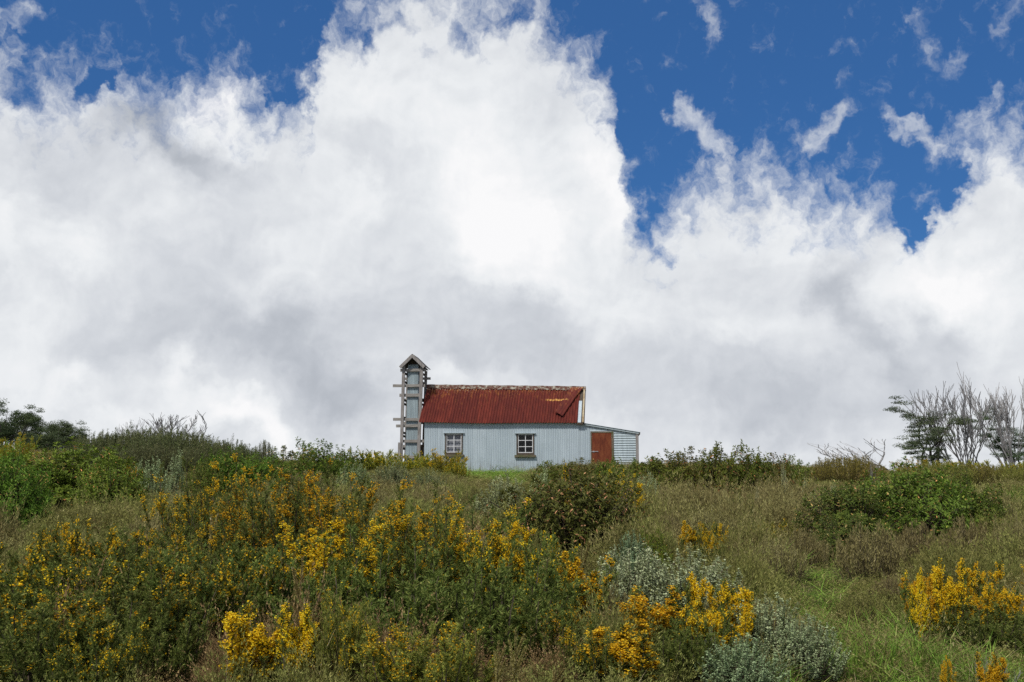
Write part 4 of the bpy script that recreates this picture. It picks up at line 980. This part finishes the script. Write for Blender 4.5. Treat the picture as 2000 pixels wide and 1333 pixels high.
# far brooms near the skyline
OLV = (1.9, 1.6, 1.0)
B(BR_some, 0, 868, 40, 884, 62, 'olive broom with yellow sprays in front of the hut below the left window', OLV)
B(BR_few, 0, 812, 41, 890, 70, 'olive broom hiding the foot of the chimney', OLV, rot=1)
B(BR_few, 1, 738, 40, 884, 85, 'spiky olive broom on the skyline just left of the chimney', OLV)
B(BR_few, 0, 893, 38, 905, 42, 'small yellow tipped broom at the edge of the bright grass by the hut', OLV)
H(HD, 0, 1650, 35, 896, 112, 'dome shaped olive heath bush alone on the skyline beyond the leafy shrub row', (1.05, .95, .7))
H(HD, 1, 1832, 36, 908, 120, 'olive heath bush on the skyline at the foot of the leaning gum tree', (.9, .95, .7))
H(HD, 0, 1918, 36, 910, 110, 'olive heath bush on the skyline at the foot of the bare grey limbs', (.95, .9, .7))
H(HD, 1, 1990, 35, 912, 80, 'olive heath bush on the skyline cut by the right edge of the picture', (.95, .95, .7))
B(BR_some, 2, 1790, 38, 901, 70, 'orange flowering broom on the skyline below the leaning gum tree', (1.5, 1.2, .9))
B(BR_few, 0, 1872, 38, 904, 85, 'olive broom on the skyline at the foot of the dead tree', OLV, rot=1)
B(BR_few, 1, 1965, 37, 906, 80, 'olive broom with orange flecks on the skyline at the right edge', OLV, rot=2)
B(BR_few, 0, 28, 30, 856, 60, 'olive yellow broom on the skyline under the gum tree at the left edge', OLV)
B(BR_full, 1, 248, 20, 918, 26, 'small yellow flowering broom between the glossy shrub and the downy shrub')

# leafy shrubs
P(PE_a, 0, 18, 16.5, 896, 120, 'bright green glossy shrub cut by the left edge of the picture', (1.1, 1.3, 1.0))
P(PE_a, 1, 132, 20.0, 880, 210, 'large rounded green shrub with dark hollows at the left', (1.3, 1.25, 1.0))
P(PE_a, 0, 215, 19.0, 900, 110, 'lower green shrub against the flank of the large rounded one', (1.3, 1.25, 1.0), rot=1)
P(PE_b, 0, 1120, 13.2, 930, 220, 'big dark leafy shrub with pinkish dry leaf tips in the middle of the slope')
P(PE_b, 1, 1200, 13.6, 955, 85, 'narrow dark leafy shrub joined to the right of the big dry tipped one', rot=2)
P(PE_b, 0, 1050, 13.0, 985, 90, 'low dark leafy shrub tucked against the left of the big dry tipped one', rot=1)
P(PE_a, 1, 1780, 15.2, 925, 190, 'wide bright green leafy shrub on the right hand slope', (1.05, 1.05, .9))
P(PE_b, 0, 1668, 14.4, 955, 160, 'dark shrub of narrow whitish tipped leaves on the right hand slope', (.9, 1.0, .85), rot=.6)
P(PE_a, 0, 1890, 16.5, 938, 120, 'green leafy shrub at the far right of the right hand slope', (1.0, 1.0, .9), rot=2)
P(PE_b, 1, 1640, 13.5, 1010, 110, 'low dark leafy shrub at the foot of the whitish tipped shrub', (0.88, 1.00, 0.94), rot=2)
row = [(1240, 26, 903, 75, 'leafy shrub in front of the lean-to corner post'), (1292, 24, 894, 100, 'leafy shrub just right of the lean-to, first of the skyline row'),
       (1345, 24, 884, 95, 'skyline leafy shrub with dark bare stems showing, second from the lean-to'), (1405, 23.5, 876, 95, 'tallest leafy shrub of the skyline row'),
       (1462, 24, 888, 86, 'skyline leafy shrub right beside the tallest one'), (1510, 24.5, 895, 74, 'small skyline leafy shrub next to last in the row'), (1553, 25, 898, 60, 'last and smallest leafy shrub of the skyline row'),
       (1190, 28, 905, 72, 'leafy shrub hiding the foot of the rusty door'), (1130, 28, 902, 85, 'leafy shrub in front of the hut wall beside the rusty door'), (1072, 27, 908, 60, 'low leafy shrub at the right edge of the bright grass')]
for q, (u, Y, vt, w, lb) in enumerate(row): P(PE_far, q, u, Y, vt, w, lb, (1.05, .92, .8))
midl = [(618, 29, 868, 88, 'leafy shrub with a peaked top midway between the heath mound and the chimney'), (668, 31, 882, 70, 'low leafy shrub right of the peaked one toward the chimney'), (560, 28, 880, 95, 'leafy shrub left of the peaked one on the skyline'),
        (500, 26, 893, 80, 'small leafy shrub below the end of the heath mound'), (440, 24, 888, 90, 'green leafy shrub below the dark heath mound'), (395, 23, 902, 60, 'low green leafy shrub at the front foot of the heath mound'), (585, 24, 905, 100, 'flat green leafy shrub in front of the peaked one')]
for q, (u, Y, vt, w, lb) in enumerate(midl): P(PE_far, q, u, Y, vt, w, lb, (1.0, 1.12, .8), rot=q)
P(PE_far, 0, 1285, 11.6, 1045, 55, 'small light green bush right beside the big dry tipped shrub', (1.2, 1.2, .9))
P(PE_far, 1, 1985, 19, 960, 40, 'little green bush at the right edge of the picture', (.9, 1.1, .8))

# grey green downy shrubs
S(0, 1235, 9.7, 1080, 140, 'pale downy shrub with upright silvery shoots behind the yellow broom column')
S(1, 1345, 9.5, 1088, 170, 'pale downy shrub with silvery shoots behind the golden broom crown')
S(0, 1500, 7.6, 1180, 150, 'grey green downy shrub right beside the golden broom crown', (0.94, 1.02, 0.94), rot=1)
S(1, 1575, 7.3, 1213, 120, 'low grey green downy shrub at the edge of the turf', (0.88, 0.98, 0.90), rot=2)
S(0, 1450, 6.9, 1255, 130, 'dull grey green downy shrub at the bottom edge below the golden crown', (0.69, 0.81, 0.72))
S(0, 985, 18, 940, 105, 'broad downy shrub uphill of the thicket, left of the dry tipped shrub', (1.00, 1.06, 0.94))
S(2, 1060, 20, 922, 40, 'slim downy shrub behind the dry tipped shrub', (1.06, 1.10, 1.00))
S(1, 1265, 21, 930, 48, 'downy shrub between the dry tipped shrub and the skyline row', (1.00, 1.06, 0.94))
S(0, 288, 22, 905, 66, 'downy shrub at the front foot of the dark heath mound', (0.88, 1.00, 0.88))
S(2, 342, 21, 887, 34, 'tall slim downy shrub in front of the dark heath mound', (0.94, 1.06, 0.94))
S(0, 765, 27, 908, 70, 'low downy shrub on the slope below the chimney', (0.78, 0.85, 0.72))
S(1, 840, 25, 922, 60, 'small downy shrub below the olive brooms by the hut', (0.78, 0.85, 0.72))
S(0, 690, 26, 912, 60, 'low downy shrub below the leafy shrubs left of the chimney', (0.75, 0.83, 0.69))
S(2, 1533, 22, 915, 16, 'thin silvery shoot before the end of the skyline row', (1.10, 1.10, 1.06))
S(2, 1575, 23, 938, 14, 'thin silvery shoot in brown heath beyond the end of the skyline row', (1.10, 1.10, 1.06))
S(2, 1482, 19, 958, 14, 'tiny silvery shoot in brown heath below the skyline row', (1.10, 1.10, 1.06))
S(2, 1590, 20, 962, 18, 'pair of silvery shoots beside the whitish tipped shrub', (1.00, 1.10, 1.00))
S(2, 1630, 20, 948, 18, 'silvery shoot at the top of the whitish tipped shrub', (1.00, 1.10, 1.00))
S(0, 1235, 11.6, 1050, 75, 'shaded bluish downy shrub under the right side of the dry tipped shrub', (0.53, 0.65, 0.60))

# dark heath mound on the skyline at the left
hm = [(205, 33, 856, 80, 0, 'dark heath shrub at the left shoulder of the mound'), (262, 33, 849, 100, 1, 'tallest dark heath shrub at the crown of the mound'), (325, 32, 850, 100, 0, 'dark heath shrub right of the crown of the mound'),
      (385, 32, 860, 95, 1, 'dark heath shrub on the falling right side of the mound'), (440, 33, 872, 80, 1, 'spiky heath shrub near the right foot of the mound'), (487, 34, 883, 55, 2, 'last small spiky heath shrub of the mound'),
      (515, 34, 870, 34, 2, 'thin feathery heath shrub alone on the skyline right of the mound'), (165, 34, 862, 60, 2, 'thin heath shrub between the mound and the gum trees'), (300, 29, 880, 110, 0, 'dark heath shrub in front of the crown of the mound'), (225, 29, 885, 80, 1, 'dark heath shrub low at the front left of the mound'), (375, 29, 885, 80, 0, 'dark heath shrub low at the front right of the mound')]
for u, Y, vt, w, i, lb in hm: H(HE, i, u, Y, vt - 5, w * (1.3 if i < 2 else 1), lb, (1, 1.0, .9))
# brown heath bushes that stand out of the ground heath
hb_ = [(1300, 15, 1010, 80, 0, 'brown heath bush between the dry tipped shrub and the slim yellow plume'), (1450, 13.5, 1040, 85, 1, 'olive heath bush between the small yellow plumes and the faint yellow broom'), (1575, 13.0, 1040, 75, 2, 'brown heath bush left of the low dark shrub foot, by the faint yellow broom'),
       (1560, 18, 975, 85, 0, 'brown heath bush above the faint yellow broom'), (1300, 20, 962, 95, 2, 'brown heath bush directly below the start of the skyline row'), (1385, 15.5, 1000, 90, 0, 'brown heath bush uphill of the pair of small yellow plumes'), (1655, 22, 948, 90, 1, 'olive heath bush below the dome shaped skyline bush'), (1940, 18, 958, 90, 0, 'brown heath bush near the right edge, uphill of the green shrub'),
       (1850, 11.0, 1070, 90, 1, 'olive heath bush uphill of the tallest golden plume'), (300, 14, 1010, 100, 2, 'brown heath bush downhill of the lower green shrub'), (120, 12, 1030, 110, 1, 'olive heath bush downhill of the large rounded shrub'), (790, 17, 975, 80, 1, 'olive heath bush above the middle of the thicket'), (600, 19, 930, 90, 2, 'brown heath bush behind the thicket under the flat green leafy shrub'),
       (1700, 11.6, 1035, 110, 0, 'rounded brown heath bush in front of the whitish tipped shrub'), (1790, 12.2, 1030, 95, 2, 'brown heath bush in front of the wide bright green shrub'), (1895, 12.8, 1020, 90, 2, 'large brown heath bush below the green shrub at the far right'), (1985, 12.5, 1015, 70, 0, 'brown heath bush cut by the right edge'),
       (1450, 11.0, 1085, 100, 2, 'brown heath bush uphill of the pale downy shrubs'), (1520, 11.6, 1060, 95, 0, 'brown heath bush below the faint yellow broom'), (1330, 17, 985, 80, 1, 'olive heath bush below the skyline row'), (1440, 18, 970, 80, 1, 'olive heath bush under the tallest skyline shrub'), (1180, 8.7, 1150, 100, 0, 'dark brown heath bush right beside the slender yellow spire'),
       (1690, 9.3, 1165, 90, 1, 'low olive heath bush in the turf left of the golden pair'), (1750, 10.0, 1130, 80, 0, 'low brown heath bush uphill of the golden pair'), (930, 20, 955, 60, 1, 'low olive heath bush below the bright grass'), (700, 20, 950, 90, 0, 'brown heath bush above the thicket, below the chimney'), (850, 21, 950, 80, 2, 'brown heath bush above the thicket, below the left window')]
for u, Y, vt, w, i, lb in hb_: H(HB, i, u, Y, vt, w, lb)
# furry stalks at the bottom edge
for u, Y, vt, w, lb in [(592, 7.0, 1105, 42, 'tallest furry heath stalk, beside the thick yellow spire'), (612, 6.7, 1205, 36, 'short furry heath stalk close under the tallest one'), (925, 6.4, 1232, 26, 'furry heath stalk at the bottom edge left of the slim pair'), (978, 6.3, 1262, 22, 'shorter of the slim pair of furry heath stalks'), (1014, 6.4, 1238, 24, 'taller of the slim pair of furry heath stalks'),
                        (1092, 6.3, 1305, 26, 'lone short furry stalk at the bottom edge'), (1130, 9.4, 1060, 24, 'furry heath stalk in front of the big dry tipped shrub'), (392, 8.8, 1010, 34, 'pale furry stalk before the deep dark hollow'), (330, 7.3, 1255, 26, 'furry heath stalk in the rust tipped heath near the corner brooms'), (770, 6.5, 1262, 28, 'furry heath stalk left of the low spreading broom')]:
    plant('heath_stalk', ST[int(u) % 3], u, Y, vt, w * .85, lb, 'plant', 'furry heath stalks', (1.15, 1.12, .95))

# trees beyond the crest
GT, DT = 'gum trees on the skyline', 'bare dead trees on the skyline'
for q, (u, Y, vt, w, seed, lb) in enumerate([(8, 66, 797, 95, 1, 'tall gum tree at the left edge of the skyline'), (55, 70, 822, 70, 2, 'middle sized gum tree next to the one at the left edge'), (100, 68, 826, 60, 3, 'rounded gum tree with open crown left of the mound'), (142, 72, 844, 46, 4, 'low gum tree nearest the heath mound'), (70, 60, 848, 80, 5, 'dark low gum tree in front of the left group')]):
    plant('gum_tree', gum_tree(100 + seed, H=4.2, stems=6, lean=(5, 32), clump=(.50, .46), per=150, leaf=.12), u, Y, vt, w, lb, 'tree', GT, (1.0, 1.0, .85))
plant('gum_tree', gum_tree(121, stems=4, lean=(8, 34), clump=(.55, .26), az=(2.4, 4.2), per=150, up=.05), 1822, 72, 786, 120, 'leaning gum tree with flat topped leaf layers at the right', 'tree', GT, (1.10, 1.10, 1.10), rot=0)
plant('gum_tree', gum_tree(122, stems=5, lean=(4, 30), clump=(.5, .34), per=150), 1985, 70, 808, 110, 'gum tree with dark layers at the right edge of the skyline', 'tree', GT, (1.06, 1.10, 1.06))
plant('gum_tree', gum_tree(124, stems=4, lean=(15, 50), clump=(.5, .3), per=110), 1808, 70, 865, 80, 'low gum tree under the leaning one', 'tree', GT, (1.06, 1.10, 1.06))
plant('dead_tree', dead_tree(131, stems=15, lean=(2, 25), rad=.034, maxlev=4, fork=(2, 3), ang=(5, 14), rmin=.010, wob=.045, up=.10), 1895, 70, 762, 125, 'broad fan of bare grey limbs in the middle of the right hand trees', 'tree', DT, rot=.5)
plant('dead_tree', dead_tree(132, stems=8, lean=(3, 24), rad=.045, maxlev=4, fork=(2, 3), ang=(6, 16), rmin=.011, wob=.05, up=.10), 1984, 68, 740, 105, 'tallest bare dead tree at the right edge', 'tree', DT)
plant('dead_tree', dead_tree(133, stems=5, lean=(35, 62), maxlev=3, az=(2.6, 3.7), ang=(10, 28), rmin=.014, wob=.10), 1772, 66, 862, 130, 'low bare dead tree sprawling toward the open sky', 'tree', DT, rot=0)
plant('dead_tree', dead_tree(134, stems=7, lean=(4, 34), maxlev=4, ang=(10, 26), rmin=.016, wob=.09), 330, 62, 812, 85, 'small bare dead tree behind the crown of the heath mound', 'tree', DT)
plant('dead_tree', dead_tree(135, stems=5, lean=(8, 36), maxlev=4, ang=(10, 26), rmin=.016, wob=.09), 258, 64, 826, 55, 'smaller bare dead tree left of the one behind the mound', 'tree', DT)
for u, Y, vt, w, sd, lb in [(1930, 6.9, 1290, 90, 141, 'tangle of bleached dead twigs at the bottom right'), (1392, 7.2, 1225, 26, 142, 'bare grey dead twigs under the golden broom crown'), (1700, 30, 895, 26, 143, 'wispy bare twigs beside the dome shaped broom'), (715, 46, 878, 16, 144, 'small bare sapling on the skyline left of the chimney')]:
    plant('dead_shrub', dead_tree(sd, H=1.2, stems=6, lean=(20, 70), maxlev=3, rad=.012, ang=(12, 40), rmin=.003), u, Y, vt, w, lb, 'shrub', 'bare dead shrubs')
# ------------------------------------------------------------------ ground heath and grass: nobody could count it
def scatter(name, label, tufts, pts, idx, rot, scl):
    me = bpy.data.meshes.new(name); n_ = len(pts)
    me.vertices.add(n_); me.vertices.foreach_set('co', np.asarray(pts, np.float32).ravel())
    for nm, ty, dat in (('pick', 'INT', np.asarray(idx, np.int32)), ('turn', 'FLOAT_VECTOR', np.asarray(rot, np.float32).ravel()), ('size', 'FLOAT_VECTOR', np.asarray(scl, np.float32).ravel())):
        a = me.attributes.new(nm, ty, 'POINT'); a.data.foreach_set('vector' if ty == 'FLOAT_VECTOR' else 'value', dat)
    for t in tufts:
        for mt in t.materials:
            if mt.name not in me.materials: me.materials.append(mt)
    o = link(name, me); tag(o, label, None, None, 'stuff')
    col = bpy.data.collections.new(name + ' tufts')           # tuft shapes, not part of the scene itself
    for i, t in enumerate(tufts):
        q = bpy.data.objects.new('%s_%02d' % (name, i), t); col.objects.link(q)
    ng = bpy.data.node_groups.new(name, 'GeometryNodeTree')
    ng.interface.new_socket('Geometry', in_out='INPUT', socket_type='NodeSocketGeometry'); ng.interface.new_socket('Geometry', in_out='OUTPUT', socket_type='NodeSocketGeometry')
    nn = ng.nodes; gi, go = nn.new('NodeGroupInput'), nn.new('NodeGroupOutput')
    ci = nn.new('GeometryNodeCollectionInfo'); ci.inputs['Collection'].default_value = col; ci.inputs['Separate Children'].default_value = True; ci.inputs['Reset Children'].default_value = True
    ip = nn.new('GeometryNodeInstanceOnPoints'); ip.inputs['Pick Instance'].default_value = True
    def attr(nm, ty):
        a = nn.new('GeometryNodeInputNamedAttribute'); a.data_type = ty; a.inputs['Name'].default_value = nm; return a.outputs['Attribute']
    L = ng.links.new
    L(gi.outputs[0], ip.inputs['Points']); L(ci.outputs[0], ip.inputs['Instance']); L(attr('pick', 'INT'), ip.inputs['Instance Index'])
    e = nn.new('FunctionNodeEulerToRotation'); L(attr('turn', 'FLOAT_VECTOR'), e.inputs[0]); L(e.outputs[0], ip.inputs['Rotation'])
    L(attr('size', 'FLOAT_VECTOR'), ip.inputs['Scale']); L(ip.outputs[0], go.inputs[0])
    md = o.modifiers.new('scatter', 'NODES'); md.node_group = ng
    return o

sr = np.random.default_rng(5)
px, py = [], []
y = 5.6
while y < 56:
    st_ = 0.135 * (max(y, 7) / 8) ** 0.72
    hw = y * 0.60 + 1.2; n_ = int(2 * hw / st_)
    px.append(np.linspace(-hw, hw, n_) + sr.uniform(-.5, .5, n_) * st_); py.append(np.full(n_, y) + sr.uniform(-.5, .5, n_) * st_); y += st_
px, py = np.concatenate(px), np.concatenate(py)
pu = 1000 + FPX * px / (py * 0.99); pv = 855 + 3305 / py       # where they fall in the photograph, for the zone map
# keep out of the hut
hx = (px + 4.386) * math.cos(R(5)) - (py - 50) * math.sin(R(5)); hy = (px + 4.386) * math.sin(R(5)) + (py - 50) * math.cos(R(5))
keep = ~((hx > -1.5) & (hx < 10.8) & (hy > -0.12) & (hy < 4))
px, py, pu, pv, hx, hy = (a[keep] for a in (px, py, pu, pv, hx, hy))
def lobes(ls):
    f = 0
    for (u, v, ru, rv) in ls: f = f + np.exp(-((pu - u) / ru) ** 2 - ((pv - v) / rv) ** 2)
    return f
jit = fnoise(px, py, 0.9, 3); jit2 = fnoise(px + 40, py, 2.3, 2)
GRASS = lobes([(1590, 1165, 95, 44), (1625, 1215, 70, 30), (1560, 1130, 60, 18), (1700, 1250, 80, 26), (1640, 1300, 70, 34), (1850, 1275, 130, 26), (1780, 1320, 120, 26), (1745, 1105, 60, 16), (1660, 1095, 50, 12), (1950, 1090, 60, 14), (1990, 1300, 60, 40), (1500, 1320, 60, 20), (975, 930, 58, 11), (870, 1000, 40, 10), (1010, 945, 40, 8), (560, 955, 40, 6), (700, 1005, 30, 6)]) + (jit - .5) * .9
LAWN = (hy < 0) & (hy > -9.5) & (hx > 1.9) & (hx < 6.6)
RUST = lobes([(480, 1290, 260, 50), (330, 1330, 200, 40), (700, 1330, 150, 30), (600, 1250, 160, 20), (1000, 1335, 140, 22), (1600, 1345, 80, 16), (1740, 1300, 60, 20)])
LOW = lobes([(1760, 1290, 300, 130), (1680, 1170, 160, 60), (1850, 1150, 200, 50)])
h = 0.36 + 0.24 * jit
h = h + 0.14 * lobes([(1450, 1000, 260, 60), (1800, 1060, 250, 40), (1300, 1100, 120, 60)]) - 0.05 * lobes([(250, 1040, 250, 60)])
h = h * (1 - 0.52 * np.clip(LOW, 0, 1)); h = np.where(RUST > .35, h * 1.12, h)
# the heath grows in rounded humps, each with its own size and mix
hn = 1500
hcy = np.sqrt(sr.uniform(5.5 ** 2, 56 ** 2, hn)); hcx = sr.uniform(-1, 1, hn) * (hcy * .6 + 1); hr = sr.uniform(.40, 1.0, hn) * (.8 + hcy * .012); hh_ = sr.uniform(.35, 1.0, hn); hid = sr.random(hn)
hump = np.zeros(len(px)); hmix = np.full(len(px), .5); hox = np.zeros(len(px)); hoy = np.zeros(len(px))
for i in range(hn):
    q2 = ((px - hcx[i]) ** 2 + (py - hcy[i]) ** 2) / hr[i] ** 2; s_ = q2 < 1
    v_ = hh_[i] * np.sqrt(1 - q2[s_]); t_ = hump[s_]; w2 = v_ > t_
    t_[w2] = v_[w2]; hump[s_] = t_
    k_ = np.where(s_)[0][w2]; hmix[k_] = hid[i]; hox[k_] = (px[k_] - hcx[i]) / hr[i]; hoy[k_] = (py[k_] - hcy[i]) / hr[i]
h = h * (.28 + 1.40 * hump) * (.8 + .4 * vnoise(px * 3.1, py * 3.1 + 5))
far = smooth(18, 34, py); h = h * (1 - .42 * far)
front = smooth(-2.2, -.2, hy) * (hx > -2) * (hx < 11); h = h * (1 - .55 * front)
h = np.where(py < 8.6, h * (.42 + .58 * np.clip((py - 6) / 2.6, 0, 1)) * np.where(RUST > .35, 1.55, 1), h)
h = np.where((pu > 680) & (pu < 1190) & (py < 9.5), h * .6, h)
h = np.where((py > 29) & (pu > 1540), h * .55, h)
h = np.where((py > 28) & (pu > 890) & (pu < 1065), h * .4, h)
clear = np.zeros(len(px), bool)
for (x_, y_, r_) in PLANTS:
    clear |= ((px - x_) / (r_ * .92)) ** 2 + ((py - y_ + r_ * .25) / (r_ * 1.05 + .05)) ** 2 < 1
h = np.where(clear, h * .5, h)
isg = ((GRASS > .36) & ~clear) | LAWN
rust = ((RUST + (jit2 - .5) * .8 > .45) | (hmix < .06)) & ~isg
olive = ~isg & ~rust & ((.45 * jit2 + .60 * hmix + .55 * lobes([(760, 930, 220, 26), (150, 1060, 200, 40), (1250, 960, 100, 20), (1650, 960, 300, 18)]) - .35 * lobes([(300, 1000, 160, 40), (1450, 1030, 250, 60), (700, 990, 200, 30)])) > .49)
brown = ~isg & ~rust & ~olive
wd = (np.maximum(py, 7) / 8) ** 0.62
def put(name, label, tufts, sel, dens=1.0, hs=1.0, ws=1.0):
    s = sel & (sr.random(len(px)) < dens) & (isg | LAWN | (sr.random(len(px)) < .35 + 1.4 * hump)) & (~clear | (sr.random(len(px)) < .25)); k = int(s.sum())
    z = gz(px[s], py[s]); hh = h[s] * hs * sr.uniform(.65, 1.25, k); w_ = wd[s] * ws * sr.uniform(.8, 1.25, k)
    scatter(name, label, tufts, np.stack([px[s], py[s], z - .015], -1), sr.integers(0, len(tufts), k),
            np.stack([sr.normal(0, .10, k) - hoy[s] * .8 * hump[s], sr.normal(0, .10, k) + hox[s] * .8 * hump[s], sr.uniform(0, 6.28, k)], -1), np.stack([w_, w_, hh / .5], -1))
    print(name, k)
put('brown_heath', 'brown olive ground heath covering the slope', [tuft(201 + i, m_brown) for i in range(6)], brown)
put('olive_heath', 'dull olive ground heath in patches over the slope', [tuft(211 + i, m_olive) for i in range(6)], olive)
put('rust_heath', 'rust and pink tipped heath along the bottom of the slope', [tuft(221 + i, m_rust, L=(.010, .022)) for i in range(6)], rust)
put('green_grass', 'bright green grass in the hollows and before the hut', [grass_tuft(231 + i, m_grass, H=.5, n=30) for i in range(5)], isg, 1.0, .62, 1.1)
put('straw_grass', 'thin dry straw coloured grass among the heath', [grass_tuft(241 + i, m_straw, H=.5, n=14, w=.004) for i in range(4)], (sr.random(len(px)) < .12) & ~rust, 1.0, .95, 1.0)
put('low_heath', 'low dry heath sprigs in the turf', [tuft(251 + i, m_brown, n=26, m=14) for i in range(4)], isg & ~LAWN, .40, .8, 1.0)
put('turf_grass', 'short green turf between the low heath on the right', [grass_tuft(261 + i, m_grass, H=.34, n=22) for i in range(4)], (np.clip(LOW, 0, 1) > .35) & ~isg & (sr.random(len(px)) < .5), 1.0, .9, 1.0)
# whole rounded heath bushes on the larger humps
s_h = np.where((hh_ > .42) & (hcy < 44) & (hcy > 9))[0]
bu = 1000 + FPX * hcx / (hcy * .99); bv = 855 + 3305 / hcy
lowz = np.exp(-((bu - 1760) / 300) ** 2 - ((bv - 1290) / 130) ** 2) + np.exp(-((bu - 1590) / 110) ** 2 - ((bv - 1170) / 60) ** 2)
bad = (lowz > .45) | ((hcy > 27) & (bu > 880) & (bu < 1065)) | ((hcy > 29) & (bu > 1540))
for (x_, y_, r_) in PLANTS: bad |= ((hcx - x_) / (r_ + hr * .5)) ** 2 + ((hcy - y_ + r_ * .3) / (r_ + hr * .5)) ** 2 < .8
s_h = s_h[~bad[s_h]]
for nm, lb, mat, pick_ in (('brown_heath_bushes', 'rounded brown heath bushes crowding the slope', m_brown, hid[s_h] >= .42), ('olive_heath_bushes', 'rounded olive heath bushes crowding the slope', m_olive, (hid[s_h] < .42) & (hid[s_h] > .1)), ('rust_heath_bushes', 'rounded reddish heath bushes scattered over the slope', m_rust, hid[s_h] <= .1)):
    q = s_h[pick_]; k = len(q); w_ = hr[q] / .36 * sr.uniform(.75, 1.0, k); hz_ = (.30 + .36 * hh_[q]) * sr.uniform(.85, 1.2, k) / .5
    sd_ = 301 + len(nm)
    o_ = scatter(nm, lb, [bush_tuft(sd_ + i, mat, n=170, m=26) for i in range(4)], np.stack([hcx[q], hcy[q], gz(hcx[q], hcy[q]) - .03], -1), sr.integers(0, 4, k),
            np.stack([sr.normal(0, .06, k), sr.normal(0, .06, k), sr.uniform(0, 6.28, k)], -1), np.stack([w_, w_, hz_], -1))
    print(nm, k)
